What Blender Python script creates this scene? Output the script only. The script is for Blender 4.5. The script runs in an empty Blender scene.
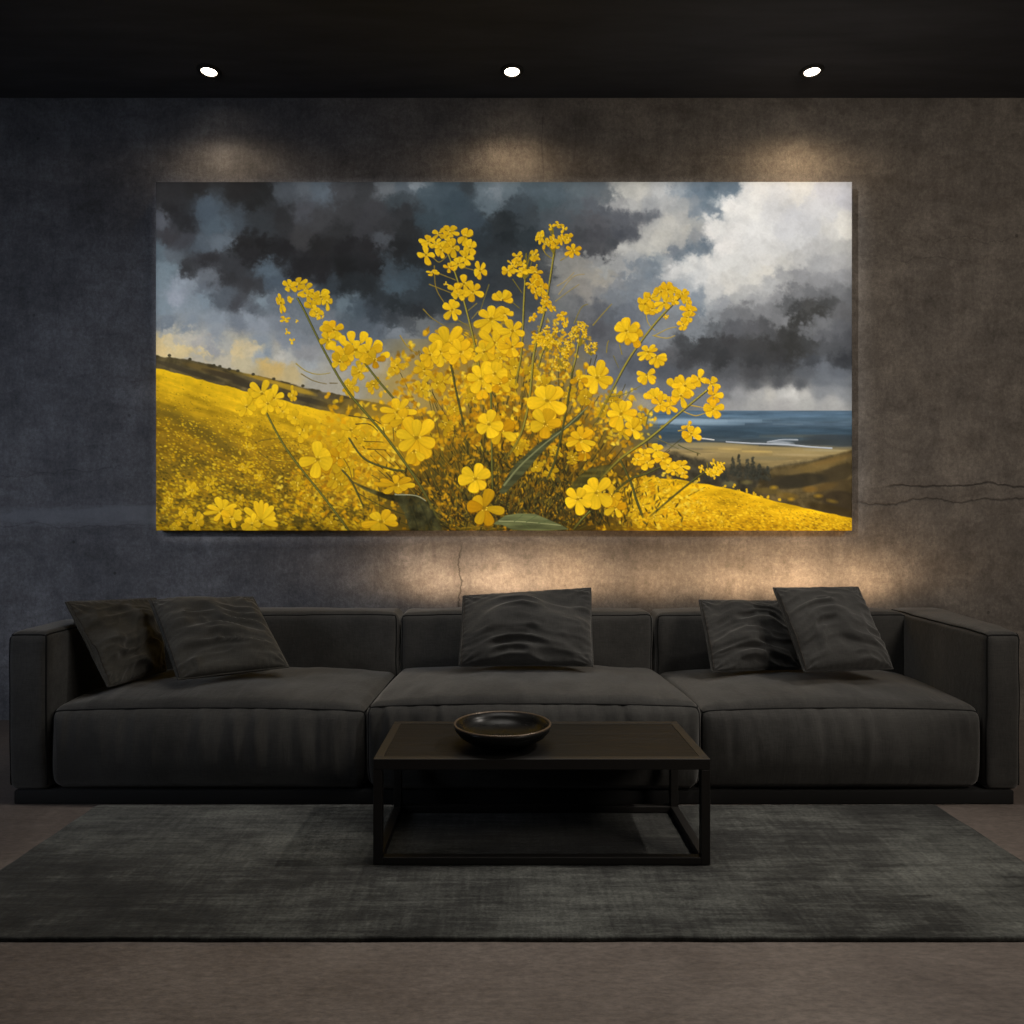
import bpy, math
from mathutils import Vector, Matrix
# ---------------------------------------------------------------- the picture on the canvas (brush dabs on a pixel grid)
import numpy as np
PS = 2                                    # grid cells per photograph pixel
PX0, PY0, PW, PH = 156, 182, 696, 349     # extent of the canvas, in the photograph's pixels
RNG = np.random.RandomState(7)
TX = (156, 330, 504, 678); TY = (182, 356); TS = 1024/175.0
def tp(t, x, y):
    """close-up number t (0-3 upper row, 4-7 lower row) -> canvas coordinates"""
    return (TX[t % 4] + x/TS - PX0, TY[t//4] + y/TS - PY0)
def resize(a, h, w):
    """smooth enlargement of a 2-D or 3-D array"""
    ys = np.linspace(0, a.shape[0]-1, h); xs = np.linspace(0, a.shape[1]-1, w)
    return sample(a, *np.meshgrid(xs, ys))
def sample(a, X, Y):
    X = np.clip(X, 0, a.shape[1]-1.001); Y = np.clip(Y, 0, a.shape[0]-1.001)
    i = X.astype(int); j = Y.astype(int); fx = X-i; fy = Y-j
    if a.ndim == 3: fx = fx[..., None]; fy = fy[..., None]
    return (a[j, i]*(1-fx)+a[j, i+1]*fx)*(1-fy) + (a[j+1, i]*(1-fx)+a[j+1, i+1]*fx)*fy
def vnoise(h, w, cell, sx=1.0):
    """value noise, cell in grid cells; sx > 1 stretches it sideways"""
    Y, X = np.mgrid[0:h, 0:w].astype(float)
    if sx == 1.0:                         # turned grid, so no rows or columns show
        an = RNG.rand()*6.28; X, Y = X*np.cos(an)-Y*np.sin(an), X*np.sin(an)+Y*np.cos(an)
        X -= X.min(); Y -= Y.min()
    X = X/(cell*sx); Y = Y/cell
    gh = int(Y.max())+4; gw = int(X.max())+4
    g = RNG.rand(gh, gw)*2-1
    i = X.astype(int); j = Y.astype(int); fx = X-i; fy = Y-j
    fx = fx*fx*(3-2*fx); fy = fy*fy*(3-2*fy)
    return (g[j, i]*(1-fx)+g[j, i+1]*fx)*(1-fy) + (g[j+1, i]*(1-fx)+g[j+1, i+1]*fx)*fy
def fbm(h, w, cell, octs, sx=1.0, gain=.5):
    s = np.zeros((h, w)); a = 1.0
    for _ in range(octs):
        s += a*vnoise(h, w, max(cell, 1.5), sx); cell /= 2; a *= gain
    return s
SKY = {
0: """60,60,48,48,50;250,60,44,44,45;500,60,42,42,43;640,60,42,43,44;730,50,80,86,93;850,40,95,102,110;960,60,92,102,112;80,170,42,42,44;40,215,88,92,100;180,230,46,47,50;300,170,78,90,102;350,230,84,97,108;480,220,72,80,88;620,230,58,62,66;560,140,42,43,44;750,200,50,51,53;880,170,78,80,86;980,230,66,67,70;80,310,62,62,66;180,330,70,72,78;280,350,88,98,108;380,350,100,110,120;480,370,40,40,41;600,380,36,36,37;720,400,42,42,44;850,330,66,66,68;960,400,42,42,43;30,430,98,112,122;110,450,96,104,112;100,500,120,136,146;210,500,58,59,62;330,450,52,52,55;450,500,60,62,66;560,460,44,44,46;650,530,92,106,118;700,590,80,92,104;850,520,40,40,42;980,520,40,40,42;40,580,125,140,150;150,600,150,160,172;130,660,158,165,178;230,590,140,150,160;300,620,105,112,122;320,560,110,116,124;420,580,56,57,60;540,620,58,59,62;620,620,62,64,68;40,720,128,142,152;200,720,138,150,160;300,690,130,144,155;390,690,85,92,100;480,720,68,70,75;580,750,90,96,104;560,780,150,160,170;640,690,128,142,152;700,700,105,114,124;900,700,110,120,130;60,820,118,128,138;200,830,132,142,152;350,820,140,150,160;480,830,118,126,136;600,840,150,158,168;750,850,130,138,148;900,820,120,128,136;980,780,115,122,130;60,880,175,176,172;120,920,214,198,160;30,930,222,200,150;200,910,190,185,172;250,940,175,172,168;350,900,150,158,166;430,960,178,178,172;330,980,160,162,165;60,980,225,200,145;180,980,224,203,152;280,1000,222,203,155;470,1005,220,200,155;570,1000,215,198,160;600,950,145,155,165;760,960,138,146,156;850,950,135,143,152;700,1010,170,168,160;900,1010,150,152,155""",
1: """60,60,70,72,76;170,60,62,64,67;330,40,110,116,122;430,30,95,105,114;515,15,140,150,158;560,60,78,92,102;700,70,70,84,94;830,60,56,64,70;930,50,95,108,118;990,70,120,132,142;100,180,62,63,66;250,180,66,67,71;420,190,52,54,57;400,120,66,74,80;600,130,72,86,96;780,130,62,76,86;940,150,98,112,122;60,300,50,51,53;200,290,64,65,69;330,290,56,57,60;460,290,44,46,48;560,240,60,72,80;700,210,62,76,85;850,230,62,74,84;1000,250,50,56,60;100,400,38,38,40;250,400,42,42,44;310,360,78,82,88;420,400,42,44,46;100,520,36,37,38;250,500,40,41,43;340,520,70,80,88;400,600,72,86,96;470,560,66,78,87;560,620,54,62,68;500,450,44,48,51;900,330,50,58,64;980,400,48,54,59;900,550,52,58,64;30,610,60,68,75;120,620,42,46,49;220,650,44,48,51;90,720,110,125,135;30,680,85,96,105;160,760,78,90,100;250,780,62,70,78;300,700,50,56,61;400,740,46,52,56;520,740,48,52,56;480,680,56,64,70;200,830,90,100,110;300,880,95,104,114;390,890,120,128,136;380,820,64,70,76;470,850,80,85,90;560,850,110,115,118;400,980,110,116,122;480,950,120,124,126;960,500,56,63,68;700,600,50,56,60""",
2: """40,60,98,112,122;150,50,80,94,104;300,60,86,100,110;450,60,98,110,118;560,60,100,110,118;620,90,105,112,118;100,150,66,76,84;260,140,76,90,98;400,130,88,98,106;540,140,92,98,106;620,170,85,90,98;30,220,44,50,54;150,230,64,72,78;300,230,78,86,93;450,230,84,88,94;560,230,90,92,98;700,210,92,96,104;800,200,98,102,110;880,190,105,110,118;30,330,42,48,52;130,330,50,58,63;430,330,72,75,80;550,330,78,80,86;680,310,76,80,88;760,280,84,88,96;480,420,76,78,83;570,440,72,74,79;640,380,72,76,82;700,60,195,196,192;800,60,205,205,200;930,60,200,203,205;660,130,160,162,164;760,140,185,187,187;860,130,172,176,180;960,150,190,193,195;1010,60,160,170,180;900,250,180,182,182;980,260,200,200,196;850,300,185,186,184;930,330,200,200,195;800,370,192,193,190;700,410,195,196,194;880,410,195,195,190;960,380,190,190,186;1000,410,120,130,142;780,450,175,178,180;640,510,160,163,165;720,540,165,168,170;800,500,130,140,150;870,480,120,132,144;920,440,140,150,158;960,470,170,174,178;990,520,215,217,218;940,560,195,198,200;860,560,118,130,142;760,590,125,134,144;680,600,135,140,146;540,470,150,153,155;590,520,165,168,168;430,470,150,150,146;350,500,140,141,138;480,550,160,158,152;560,580,165,162,154;620,560,160,160,156;400,600,148,146,140;330,620,130,132,132;500,650,148,146,142;560,640,130,132,134;640,660,115,122,130;750,660,125,134,144;850,640,140,148,156;930,600,125,135,146;300,760,110,114,116;400,720,115,118,121;480,750,102,105,110;560,750,92,96,103;640,760,90,96,104;720,740,105,112,122;560,850,80,82,88;620,900,88,91,97;400,850,92,94,98;600,980,95,98,104;680,980,105,108,114;850,880,125,132,140;950,930,120,125,132;980,880,130,136,142;960,990,90,92,97;130,560,60,66,70;60,600,58,63,67;160,700,70,75,78;350,800,105,108,110;250,560,70,74,77""",
3: """40,60,130,146,160;120,60,115,132,148;220,60,100,118,134;320,40,105,122,138;30,150,165,170,174;100,130,140,150,160;180,160,112,128,142;40,220,180,182,182;130,220,130,142,154;230,190,118,132,146;60,300,195,195,190;130,270,175,178,178;30,350,185,186,184;130,330,150,155,160;180,380,108,122,136;60,400,108,122,136;120,420,110,124,138;10,450,110,122,134;400,50,225,226,226;330,110,236,236,235;300,160,238,238,236;480,60,232,232,230;600,80,218,219,220;740,60,225,224,220;860,60,205,206,212;980,100,200,202,210;440,160,230,231,230;580,170,215,217,220;700,190,205,208,214;820,150,208,210,214;900,190,205,207,210;960,230,222,222,218;990,280,225,225,220;900,290,205,206,205;240,260,235,236,235;200,300,240,240,239;350,280,228,229,229;500,280,225,227,228;640,290,205,208,213;780,280,195,198,203;300,380,230,230,229;450,370,222,224,225;560,380,215,217,218;700,360,208,211,214;850,360,190,192,194;980,370,188,190,190;90,450,228,229,228;40,500,222,224,224;180,460,225,226,225;300,480,215,217,217;400,500,210,212,212;520,470,218,219,218;620,470,205,206,204;720,450,190,192,193;850,470,165,168,172;980,480,172,174,177;120,560,208,211,213;220,570,212,213,212;340,560,205,206,204;440,560,212,212,208;530,530,215,214,208;600,540,165,168,172;720,540,150,153,158;850,560,142,145,150;980,570,145,148,153;30,600,170,178,186;100,660,135,146,158;120,730,120,132,144;200,640,195,197,198;300,620,205,205,202;420,630,185,187,188;530,600,178,181,184;180,720,160,166,172;260,700,150,155,162;360,690,165,168,170;460,690,155,158,162;560,670,145,148,153;680,640,125,128,133;800,650,110,113,118;920,640,115,118,123;990,680,105,108,113;200,780,140,146,153;300,780,118,122,128;400,780,112,115,120;520,760,125,128,133;600,800,120,123,128;650,790,130,133,138;620,700,95,98,102;680,740,66,68,70;760,730,75,76,77;880,710,72,74,76;820,760,60,61,61;950,760,95,97,101;720,800,58,59,59;100,860,120,127,135;200,860,95,100,106;320,870,88,91,97;440,870,85,87,92;540,860,80,82,86;640,860,62,63,64;700,890,56,57,57;780,860,105,108,113;860,850,108,111,116;950,880,92,95,101;850,910,95,98,104;1000,940,80,83,89;50,940,68,71,75;150,960,58,60,63;300,950,60,61,64;450,960,62,63,65;560,950,56,57,58;680,960,56,57,57;780,950,64,66,68;900,970,76,79,84;100,1010,56,58,61;600,1010,58,59,61""",
7: """60,40,64,66,70;250,30,52,54,57;450,40,58,60,63;620,40,62,64,68;800,30,66,70,76;960,20,56,59,64;100,100,95,99,105;300,100,78,81,86;450,110,72,74,78;600,110,70,73,77;750,90,88,93,100;850,60,98,104,113;950,100,92,98,107;300,180,95,98,104;450,180,85,88,93;600,170,78,81,86;720,180,80,84,90;850,150,98,104,112;980,160,105,111,119;350,230,140,143,147;460,225,170,172,173;540,235,175,175,172;610,220,180,182,182;670,220,200,201,200;740,225,178,179,178;280,240,112,116,121;850,220,125,130,136;970,220,128,133,139;300,290,142,144,147;450,290,152,154,155;600,285,158,159,160;750,280,158,160,160;900,280,155,157,158;100,250,115,120,126;300,330,148,150,152;600,330,158,159,160;900,330,155,157,158""",
6: """600,30,105,110,118;760,40,85,90,98;900,60,80,85,93;980,100,85,90,98;700,130,100,106,115;850,180,110,115,122;620,240,130,132,130;720,250,135,138,140;800,290,150,152,152;950,200,105,110,117;400,200,100,100,90""",
5: """300,60,165,165,165;400,130,150,148,140;60,200,170,165,150;480,60,130,132,135;250,180,155,152,140""",
4: """250,10,195,190,178;400,30,200,192,172;520,50,200,188,155;640,60,205,175,110;700,90,205,175,112;600,20,150,160,170;650,5,130,143,156;800,110,190,172,128;780,40,185,185,180;900,60,160,165,168;950,120,165,162,150;980,180,165,160,148;720,20,200,198,190"""}
IMG = None
def dab(x, y, fn, rad, col, alpha=1.0):
    """composite a brush shape; fn(dx, dy) -> (coverage, shade) in canvas units around x, y"""
    x0 = max(0, int((x-rad)*PS)); x1 = min(IMG.shape[1], int((x+rad)*PS)+2)
    y0 = max(0, int((y-rad)*PS)); y1 = min(IMG.shape[0], int((y+rad)*PS)+2)
    if x0 >= x1 or y0 >= y1: return
    X = (np.arange(x0, x1)+.5)/PS - x; Y = ((np.arange(y0, y1)+.5)/PS - y)[:, None]
    c, s = fn(X[None, :], Y)
    c = (np.clip(c, 0, 1)*alpha)[..., None]
    tgt = np.clip(np.asarray(col, float)*(s[..., None] if np.ndim(s) else s), 0, 255)
    IMG[y0:y1, x0:x1] = IMG[y0:y1, x0:x1]*(1-c) + tgt*c
def ellipse(x, y, a, b, ang, col, alpha=1.0, soft=.6):
    ca, sa = np.cos(ang), np.sin(ang)
    def fn(X, Y):
        u = (X*ca+Y*sa)/a; v = (-X*sa+Y*ca)/b
        d = np.sqrt(u*u+v*v)
        return (1-d)*min(a, b)/soft+.5, 1.0
    dab(x, y, fn, max(a, b)+1, col, alpha)
def petal(x, y, ang, L, W, col, alpha=1.0, sq=1.0, sqa=0.0):
    ca, sa = np.cos(ang), np.sin(ang); cq, sn = np.cos(sqa), np.sin(sqa)
    k1, k2 = RNG.rand(2)*6
    def fn(X, Y):
        if sq != 1.0:                       # foreshorten across the direction sqa
            p = X*cq+Y*sn; q = (-X*sn+Y*cq)/sq
            X, Y = p*cq-q*sn, p*sn+q*cq
        u = (X*ca+Y*sa)/L; v = (-X*sa+Y*ca)
        uc = np.clip(u, 0, 1)
        w = W*1.12*uc**.62*np.sqrt(np.clip(1-uc**5, 0, 1))
        w = np.where((u > 0) & (u < 1), w, 0)
        cov = (w-np.abs(v))*PS*.8+.3
        e = np.abs(v)/(w+.3)
        sh = .93+.10*uc-.09*e**4+.025*np.sin(v*1.6+k1)*np.sin(uc*4+k2)-.10*np.clip(1-uc/.25, 0, 1)
        return np.where(w > .05, cov, 0), sh
    dab(x, y, fn, L+1.5, col, alpha)
def flower(x, y, r, n=5, rot=None, tone=1.0, sq=1.0, sqa=0.0, spread=6.2832, alpha=1.0, w=None, amber=.25):
    """petals round a dark eye; spread < 2 pi draws a flower seen from the side"""
    rot = RNG.rand()*6.28 if rot is None else rot
    w = (.40 if n <= 5 else .30) if w is None else w
    order = RNG.permutation(n)
    for k in order:
        a = rot + spread*(k+(.5 if spread < 6 else 0))/n - (spread/2 if spread < 6 else 0) + RNG.uniform(-.24, .24)
        L = r*RNG.uniform(.74, 1.12); W = r*w*RNG.uniform(.8, 1.2)
        m = RNG.rand()
        c = np.array([251, 205, 34])*(1-amber*m) + np.array([226, 158, 14])*amber*m
        c = c*tone*RNG.uniform(.88, 1.0)
        petal(x+.3, y+.5, a, L*1.02, W*1.08, c*[.78, .68, .4], .5*alpha, sq, sqa)
        petal(x, y, a, L, W, c, alpha, sq, sqa)
    ellipse(x, y, r*.10, r*.08, 0, (128, 100, 22), .6*alpha)
    for _ in range(4):
        a = RNG.rand()*6.28
        ellipse(x+np.cos(a)*r*.16, y+np.sin(a)*r*.16, .7, .7, 0, (238, 200, 70), .8*alpha)
def line(pts, w0, w1, col, alpha=1.0, fade=0.0):
    """tapering stroke through the points"""
    P = np.array(pts, float)
    n = max(8, int(np.sum(np.hypot(*np.diff(P, axis=0).T))*1.2))
    t = np.linspace(0, len(P)-1, n)
    i = np.clip(t.astype(int), 0, len(P)-2); f = t-i
    p0 = P[np.clip(i-1, 0, len(P)-1)]; p1 = P[i]; p2 = P[i+1]; p3 = P[np.clip(i+2, 0, len(P)-1)]
    f = f[:, None]
    Q = .5*((2*p1)+(-p0+p2)*f+(2*p0-5*p1+4*p2-p3)*f**2+(-p0+3*p1-3*p2+p3)*f**3)
    for k in range(n-1):
        w = w0+(w1-w0)*k/n
        d = Q[k+1]-Q[k]; L = np.hypot(*d)
        an = np.arctan2(d[1], d[0]); ca, sa = np.cos(an), np.sin(an)
        m = (Q[k]+Q[k+1])/2
        def fn(X, Y):
            u = X*ca+Y*sa; v = -X*sa+Y*ca
            cov = np.minimum((w/2-np.abs(v))*PS+.5, (L/2+.35-np.abs(u))*PS+.5)
            return cov, 1.0-.30*v/max(w, 1)
        dab(m[0], m[1], fn, L+w, col, alpha*min(1.0, (1.02-k/n)/fade) if fade else alpha)
def poly(pts, col, alpha=1.0, soft=1.0, tex=None):
    """filled polygon with a soft edge (even-odd, supersampled by distance to the edges)"""
    P = np.array(pts, float)
    x0 = max(0, int((P[:, 0].min()-2)*PS)); x1 = min(IMG.shape[1], int((P[:, 0].max()+2)*PS))
    y0 = max(0, int((P[:, 1].min()-2)*PS)); y1 = min(IMG.shape[0], int((P[:, 1].max()+2)*PS))
    X, Y = np.meshgrid((np.arange(x0, x1)+.5)/PS, (np.arange(y0, y1)+.5)/PS)
    ins = np.zeros(X.shape, bool); dist = np.full(X.shape, 1e9)
    for a, b in zip(P, np.roll(P, -1, 0)):
        c = ((a[1] > Y) != (b[1] > Y)) & (X < (b[0]-a[0])*(Y-a[1])/(b[1]-a[1]+1e-12)+a[0])
        ins ^= c
        d = b-a; t = np.clip(((X-a[0])*d[0]+(Y-a[1])*d[1])/(d@d+1e-9), 0, 1)
        dist = np.minimum(dist, np.hypot(X-a[0]-t*d[0], Y-a[1]-t*d[1]))
    cov = np.clip(np.where(ins, dist, -dist)/soft+.5, 0, 1)[..., None]*alpha
    C = np.asarray(col, float)
    if tex is not None: C = C*(1+tex[y0:y1, x0:x1, None])
    IMG[y0:y1, x0:x1] = IMG[y0:y1, x0:x1]*(1-cov)+C*cov
def umbel(x, y, r, k, tone=1.0, fr=.42, drop=1.2, amber=.3):
    for _ in range(k):
        a = RNG.rand()*6.28; q = np.sqrt(RNG.rand())*r
        px, py = x+np.cos(a)*q, y+np.sin(a)*q*.85
        line([(x, y+r*drop), ((x+px)/2+RNG.uniform(-2, 2), (y+py)/2+r*.5), (px, py)], .8, .8, (126, 112, 36), .8)
    for _ in range(k):
        a = RNG.rand()*6.28; q = np.sqrt(RNG.rand())*r
        px, py = x+np.cos(a)*q, y+np.sin(a)*q*.85
        flower(px, py, r*fr*RNG.uniform(.8, 1.35), RNG.randint(3, 5), None, tone*RNG.uniform(.9, 1.03), RNG.uniform(.5, .9), RNG.rand()*3, amber=amber)
def paint():
    global IMG
    h, w = PH*PS, PW*PS
    # sky: colour notes taken across the picture, blended, then stirred by billowing noise
    pts = []
    for t, s in SKY.items():
        for q in s.split(';'):
            v = [float(z) for z in q.split(',')]
            pts.append(tp(t, v[0], v[1])+tuple(v[2:]))
    pts = np.array(pts)
    lh, lw = PH//2, PW//2
    Y, X = np.mgrid[0:lh, 0:lw]*2.0+1
    num = np.zeros((lh, lw, 3)); den = np.zeros((lh, lw))
    for p in pts:
        d2 = (X-p[0])**2+((Y-p[1])*1.15)**2
        wgt = 1/(d2+22)**2.2
        num += wgt[..., None]*p[2:]; den += wgt
    base = num/den[..., None]
    gy, gx = np.mgrid[0:h, 0:w].astype(float)
    cell = 26*PS
    wx = fbm(h, w, cell, 6, gain=.58); wy = fbm(h, w, cell, 6, gain=.58)
    bx = np.abs(fbm(h, w, 9*PS, 4, gain=.6)); by = np.abs(fbm(h, w, 9*PS, 4, gain=.6))
    calm = np.clip((PH*PS*.60-gy)/60, .25, 1)
    edge = .55+.6*np.clip(fbm(h, w, 50*PS, 2)+.3, 0, 1)
    sx = (gx/PS + (wx*4.6+(bx-.4)*6*edge)*calm)/2
    sy = (gy/PS + (wy*4.2+(by-.4)*6*edge)*calm)/2
    IMG = sample(base, sx, sy)
    lum = IMG.mean(-1, keepdims=True)
    n = fbm(h, w, 22*PS, 5, 1.6, .5)[..., None]
    bil = (np.abs(fbm(h, w, 10*PS, 5, gain=.62))-.42)[..., None]
    IMG = IMG*(1+.035*n-.04*bil)+n*1.2
    xs = gx/PS; ys = gy/PS
    def curve(pts_):
        P = np.array(pts_); return np.interp(xs[0], P[:, 0], P[:, 1])[None, :]
    def below(edge, soft=1.0): return np.clip((ys-edge)/soft+.5, 0, 1)[..., None]
    def lay(mask, col):
        global IMG
        IMG = IMG*(1-mask)+np.asarray(col, float)*mask
    streak = fbm(h, w, 3*PS, 3, 9)[..., None]; blob = fbm(h, w, 8*PS, 5)[..., None]
    # ---- far plain, right
    rx = np.clip((xs-420)/30, 0, 1)[..., None]
    hz = 410.5-PY0
    ramp = np.interp(ys[:, 0]-hz, [0, 4, 9, 14, 20, 26, 34, 40, 60], range(9)); cols = np.array([[84,106,126],[78,102,124],[86,108,126],[80,100,118],[60,80,96],[58,74,86],[74,80,82],[150,132,90],[120,105,70]], float)
    land = np.stack([np.interp(ramp, range(9), cols[:, k]) for k in range(3)], -1)[:, None, :]*np.ones((1, w, 1))
    lay(below(hz)*rx, land*(1+.12*streak))
    for (x, y, a, b, c, al) in [(20,384,260,15,(150,172,190),.8),(250,380,230,9,(132,156,176),.8),(180,398,200,8,(126,150,168),.8),(420,385,120,4,(110,132,150),.5),(640,400,80,3,(105,124,138),.6),(300,355,160,4,(100,124,144),.5),
        (480,425,160,10,(58,76,90),.6),(800,370,200,10,(66,88,106),.6),(700,470,220,9,(92,94,86),.6),(250,450,200,16,(52,68,80),.7),(100,470,160,10,(62,76,84),.6),(900,480,160,20,(56,64,70),.8),(820,505,140,16,(54,60,62),.8),(960,510,90,22,(58,66,70),.7)]:
        ellipse(*tp(7, x, y), a/TS, b/TS, 0, c, al, 2.0)
    for (x, y, a, b, c, al) in [(200,525,260,18,(168,150,102),.7),(450,550,300,22,(160,140,90),.7),(750,560,220,22,(150,134,92),.7),(420,590,240,14,(140,124,84),.6),(300,545,60,5,(196,170,108),.7),(460,560,80,4,(206,176,104),.7),(560,548,90,5,(128,116,80),.6),(700,580,140,6,(170,152,112),.7),(520,600,120,12,(120,112,84),.5),(860,552,120,8,(160,150,116),.6)]:
        ellipse(*tp(7, x, y), a/TS, b/TS, .02, c, al, 1.6)
    line([tp(7, 280, 503), tp(7, 420, 512), tp(7, 540, 516), tp(7, 640, 520), tp(7, 760, 532), tp(7, 900, 541)], 1.1, 1.5, (172, 179, 188), .85)
    line([tp(7, 520, 506), tp(7, 600, 492), tp(7, 700, 492)], 1.0, 1.4, (160, 168, 178), .7)
    ellipse(*tp(7, 600, 510), 12, 2.0, .06, (170, 178, 188), .7, 1.6)
    line([tp(7, 90, 482), tp(7, 140, 484), tp(7, 210, 492)], 1.6, .8, (196, 196, 194))
    # ---- dark middle ground and the near hill, right
    mid = curve([(420, 460-PY0), tp(7, -60, 560), tp(7, 60, 590), tp(7, 300, 640), tp(7, 540, 650), tp(7, 700, 625), tp(7, 1030, 560)])
    lay(below(mid+1.5*blob[..., 0], 5)*rx, np.array([62, 58, 46])*(1+.25*blob))
    hill = [tp(7, 500, 690), tp(7, 560, 655), tp(7, 760, 622), tp(7, 860, 596), tp(7, 960, 566), tp(7, 1040, 545), tp(7, 1040, 980), tp(7, 420, 830)]
    poly(hill, (84, 72, 46), 1, 2.5, .28*blob[..., 0])
    for (x, y, a, b, an, c, al) in [(800,650,170,26,-.22,(116,96,54),.7),(900,610,110,16,-.25,(118,94,52),.6),(640,680,90,20,0,(98,84,54),.6),(930,690,120,45,-.3,(62,54,38),.8),(720,730,150,40,-.1,(48,44,34),.8),(620,740,110,40,0,(50,46,36),.7),(930,770,130,40,-.2,(74,62,40),.7),(960,850,120,60,.1,(52,44,32),.8),(840,770,90,22,-.2,(96,76,40),.6),(770,780,40,18,0,(122,92,40),.7),(640,820,60,20,.1,(118,94,40),.7),(520,790,80,16,.1,(104,88,42),.6),(560,770,20,10,0,(190,150,40),.7),(820,820,22,10,0,(160,124,40),.7),(660,840,16,9,0,(196,152,36),.7),(900,850,30,10,.2,(140,112,40),.6),(300,750,40,16,0,(110,108,72),.6),(400,740,30,12,0,(120,110,64),.6),(900,900,160,26,.22,(56,46,26),.8)]:
        ellipse(*tp(7, x, y), a/TS, b/TS, an, c, al, 2.5)
    for (x, y, hh, ww) in [(320,650,110,36),(355,645,135,34),(405,655,120,44),(438,655,135,46),(475,680,95,50),(520,690,80,60),(270,690,85,50),(230,680,90,60),(170,690,90,70)]:
        for _ in range(70):
            q = RNG.rand()**.8; X_, Y_ = tp(7, x+RNG.uniform(-.5, .5)*ww*(.15+.95*q), y-hh*.5+hh*q)
            ellipse(X_, Y_, RNG.uniform(.5, 1.2), RNG.uniform(.6, 1.5), 0, np.array([50, 51, 44])*RNG.uniform(.8, 1.3), .55, 1.0)
    # ---- far ridge and rape field, left
    lx = np.clip((470-xs)/60, 0, 1)[..., None]
    ridge = curve([tp(4, 0, -4), tp(4, 200, 22), tp(4, 380, 66), tp(4, 560, 108), tp(4, 750, 150), tp(4, 900, 190), tp(4, 1024, 215), tp(5, 200, 262), tp(5, 600, 330)])
    lay(below(ridge+.8*blob[..., 0], 1.2)*lx, np.array([86, 76, 50])*(1+.22*blob))
    for (x, y, a, b, c, al) in [(640,140,120,12,(176,140,44),.8),(800,190,140,16,(184,148,44),.8),(300,80,140,18,(112,92,48),.7),(420,120,150,16,(62,54,40),.8),(250,110,150,14,(60,54,40),.8),(100,60,120,14,(70,62,46),.7),(560,180,120,16,(58,52,40),.8),(760,230,140,14,(66,58,44),.8),(930,270,110,16,(60,54,42),.8),(480,100,60,10,(124,104,48),.6),(1000,240,70,12,(88,78,60),.7)]:
        ellipse(*tp(4, x, y), a/TS, b/TS, .27, c, al, 1.5)
    for x, y in [(200,20),(375,62),(430,78),(480,88),(570,108),(80,-2),(340,56),(690,135),(860,176)]:
        ellipse(*tp(4, x, y), 1.8, 1.5, 0, (62, 58, 42), .9)
    fe = curve([tp(4, 0, 68), tp(4, 150, 104), tp(4, 300, 150), tp(4, 530, 206), tp(4, 750, 260), tp(4, 900, 300), tp(4, 1024, 325), tp(5, 200, 372), tp(5, 700, 470)])
    d = np.clip((ys-fe)/60, 0, 1)[..., None]
    fcol = np.array([232, 186, 26])*(1-d)+np.array([146, 112, 26])*d
    sl = fbm(h, w, 5*PS, 4, 6)[..., None]
    ca, sa = np.cos(.3), np.sin(.3)
    sl2 = sample(fbm(h*2, w*2, 5*PS, 4, 7), (gx*ca+gy*sa)+200, (-gx*sa+gy*ca)+400)[..., None]
    lay(below(fe+.7*blob[..., 0], 1.0)*lx, fcol*(1+.15*sl2*np.clip(d*4+.15, 0, 1)+.06*blob))
    # ---- rape field, right
    re = curve([(420, 470-PY0), tp(6, 600, 690), tp(7, 0, 722), tp(7, 300, 775), tp(7, 600, 858), tp(7, 1030, 952)])
    d = np.clip((ys-re)/40, 0, 1)[..., None]
    lay(below(re+.5*blob[..., 0], 1.0)*rx, (np.array([218, 172, 22])*(1-d)+np.array([188, 142, 22])*d)*(1+.14*sl))
    for x, y in [(270,770),(325,765),(400,795),(445,808),(485,825),(530,832),(590,850),(350,795),(120,730)]:
        for _ in range(3): ellipse(*tp(7, x+RNG.uniform(-8, 8), y+RNG.uniform(-14, 6)), 1.0, 1.2, 0, (216, 172, 30), .9)
    pal = [(236, 190, 28), (246, 206, 44), (214, 164, 20), (188, 140, 18), (150, 116, 24)]
    dk = [(92, 78, 26), (112, 92, 26), (76, 66, 26), (134, 108, 28)]
    # dark hollows of the left field
    for (x, y, a, b, an, al) in [(150,380,170,36,.45,.7),(330,480,140,40,.5,.6),(60,330,90,22,.3,.5),(450,560,150,40,.5,.35),(250,640,160,60,.3,.5),(80,690,100,60,.2,.4),(480,800,150,70,.2,.7),(250,900,220,50,.1,.6),(640,900,120,70,.2,.7),(60,940,80,60,0,.5),(760,720,140,50,.4,.4),(860,930,140,70,.2,.7)]:
        ellipse(*tp(4, x, y), a/TS, b/TS, an, (96, 80, 28), al, 9)
    clump = fbm(h, w, 9*PS, 3)
    for k in range(7500):
        x = RNG.rand()*230; t = RNG.rand()**.6; f = np.interp(x, xs[0], fe[0])
        y = f+1+t*(PH-f); s = .4+1.15*t
        cn = clump[min(h-1, int(y*PS)) if y < PH else h-1, min(w-1, int(x*PS))]
        lit = RNG.rand() < (.93-.30*t)+cn*.75*min(1, t*2)
        col = pal[RNG.randint(5)] if lit else dk[RNG.randint(4)]
        ellipse(x, y, s*RNG.uniform(.7, 1.7), s*RNG.uniform(.5, 1.0), RNG.uniform(-.1, .7), np.array(col)*(1-.16*t), RNG.uniform(.35, .9)*(1 if lit else .75))
    for k in range(2600):
        x = 455+RNG.rand()*240; t = RNG.rand()**.8; f = np.interp(x, xs[0], re[0])
        y = f+2+t*(PH-f)
        if y > PH: continue
        s = .5+.9*t
        near = np.clip((600-x)/140, 0, 1)
        col = pal[RNG.randint(4)] if RNG.rand() < .84-.2*near else (140, 104, 22)
        ellipse(x, y, s*RNG.uniform(.8, 1.8), s*RNG.uniform(.5, 1.0), RNG.uniform(0, .5), col, RNG.uniform(.35, .85))
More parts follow.
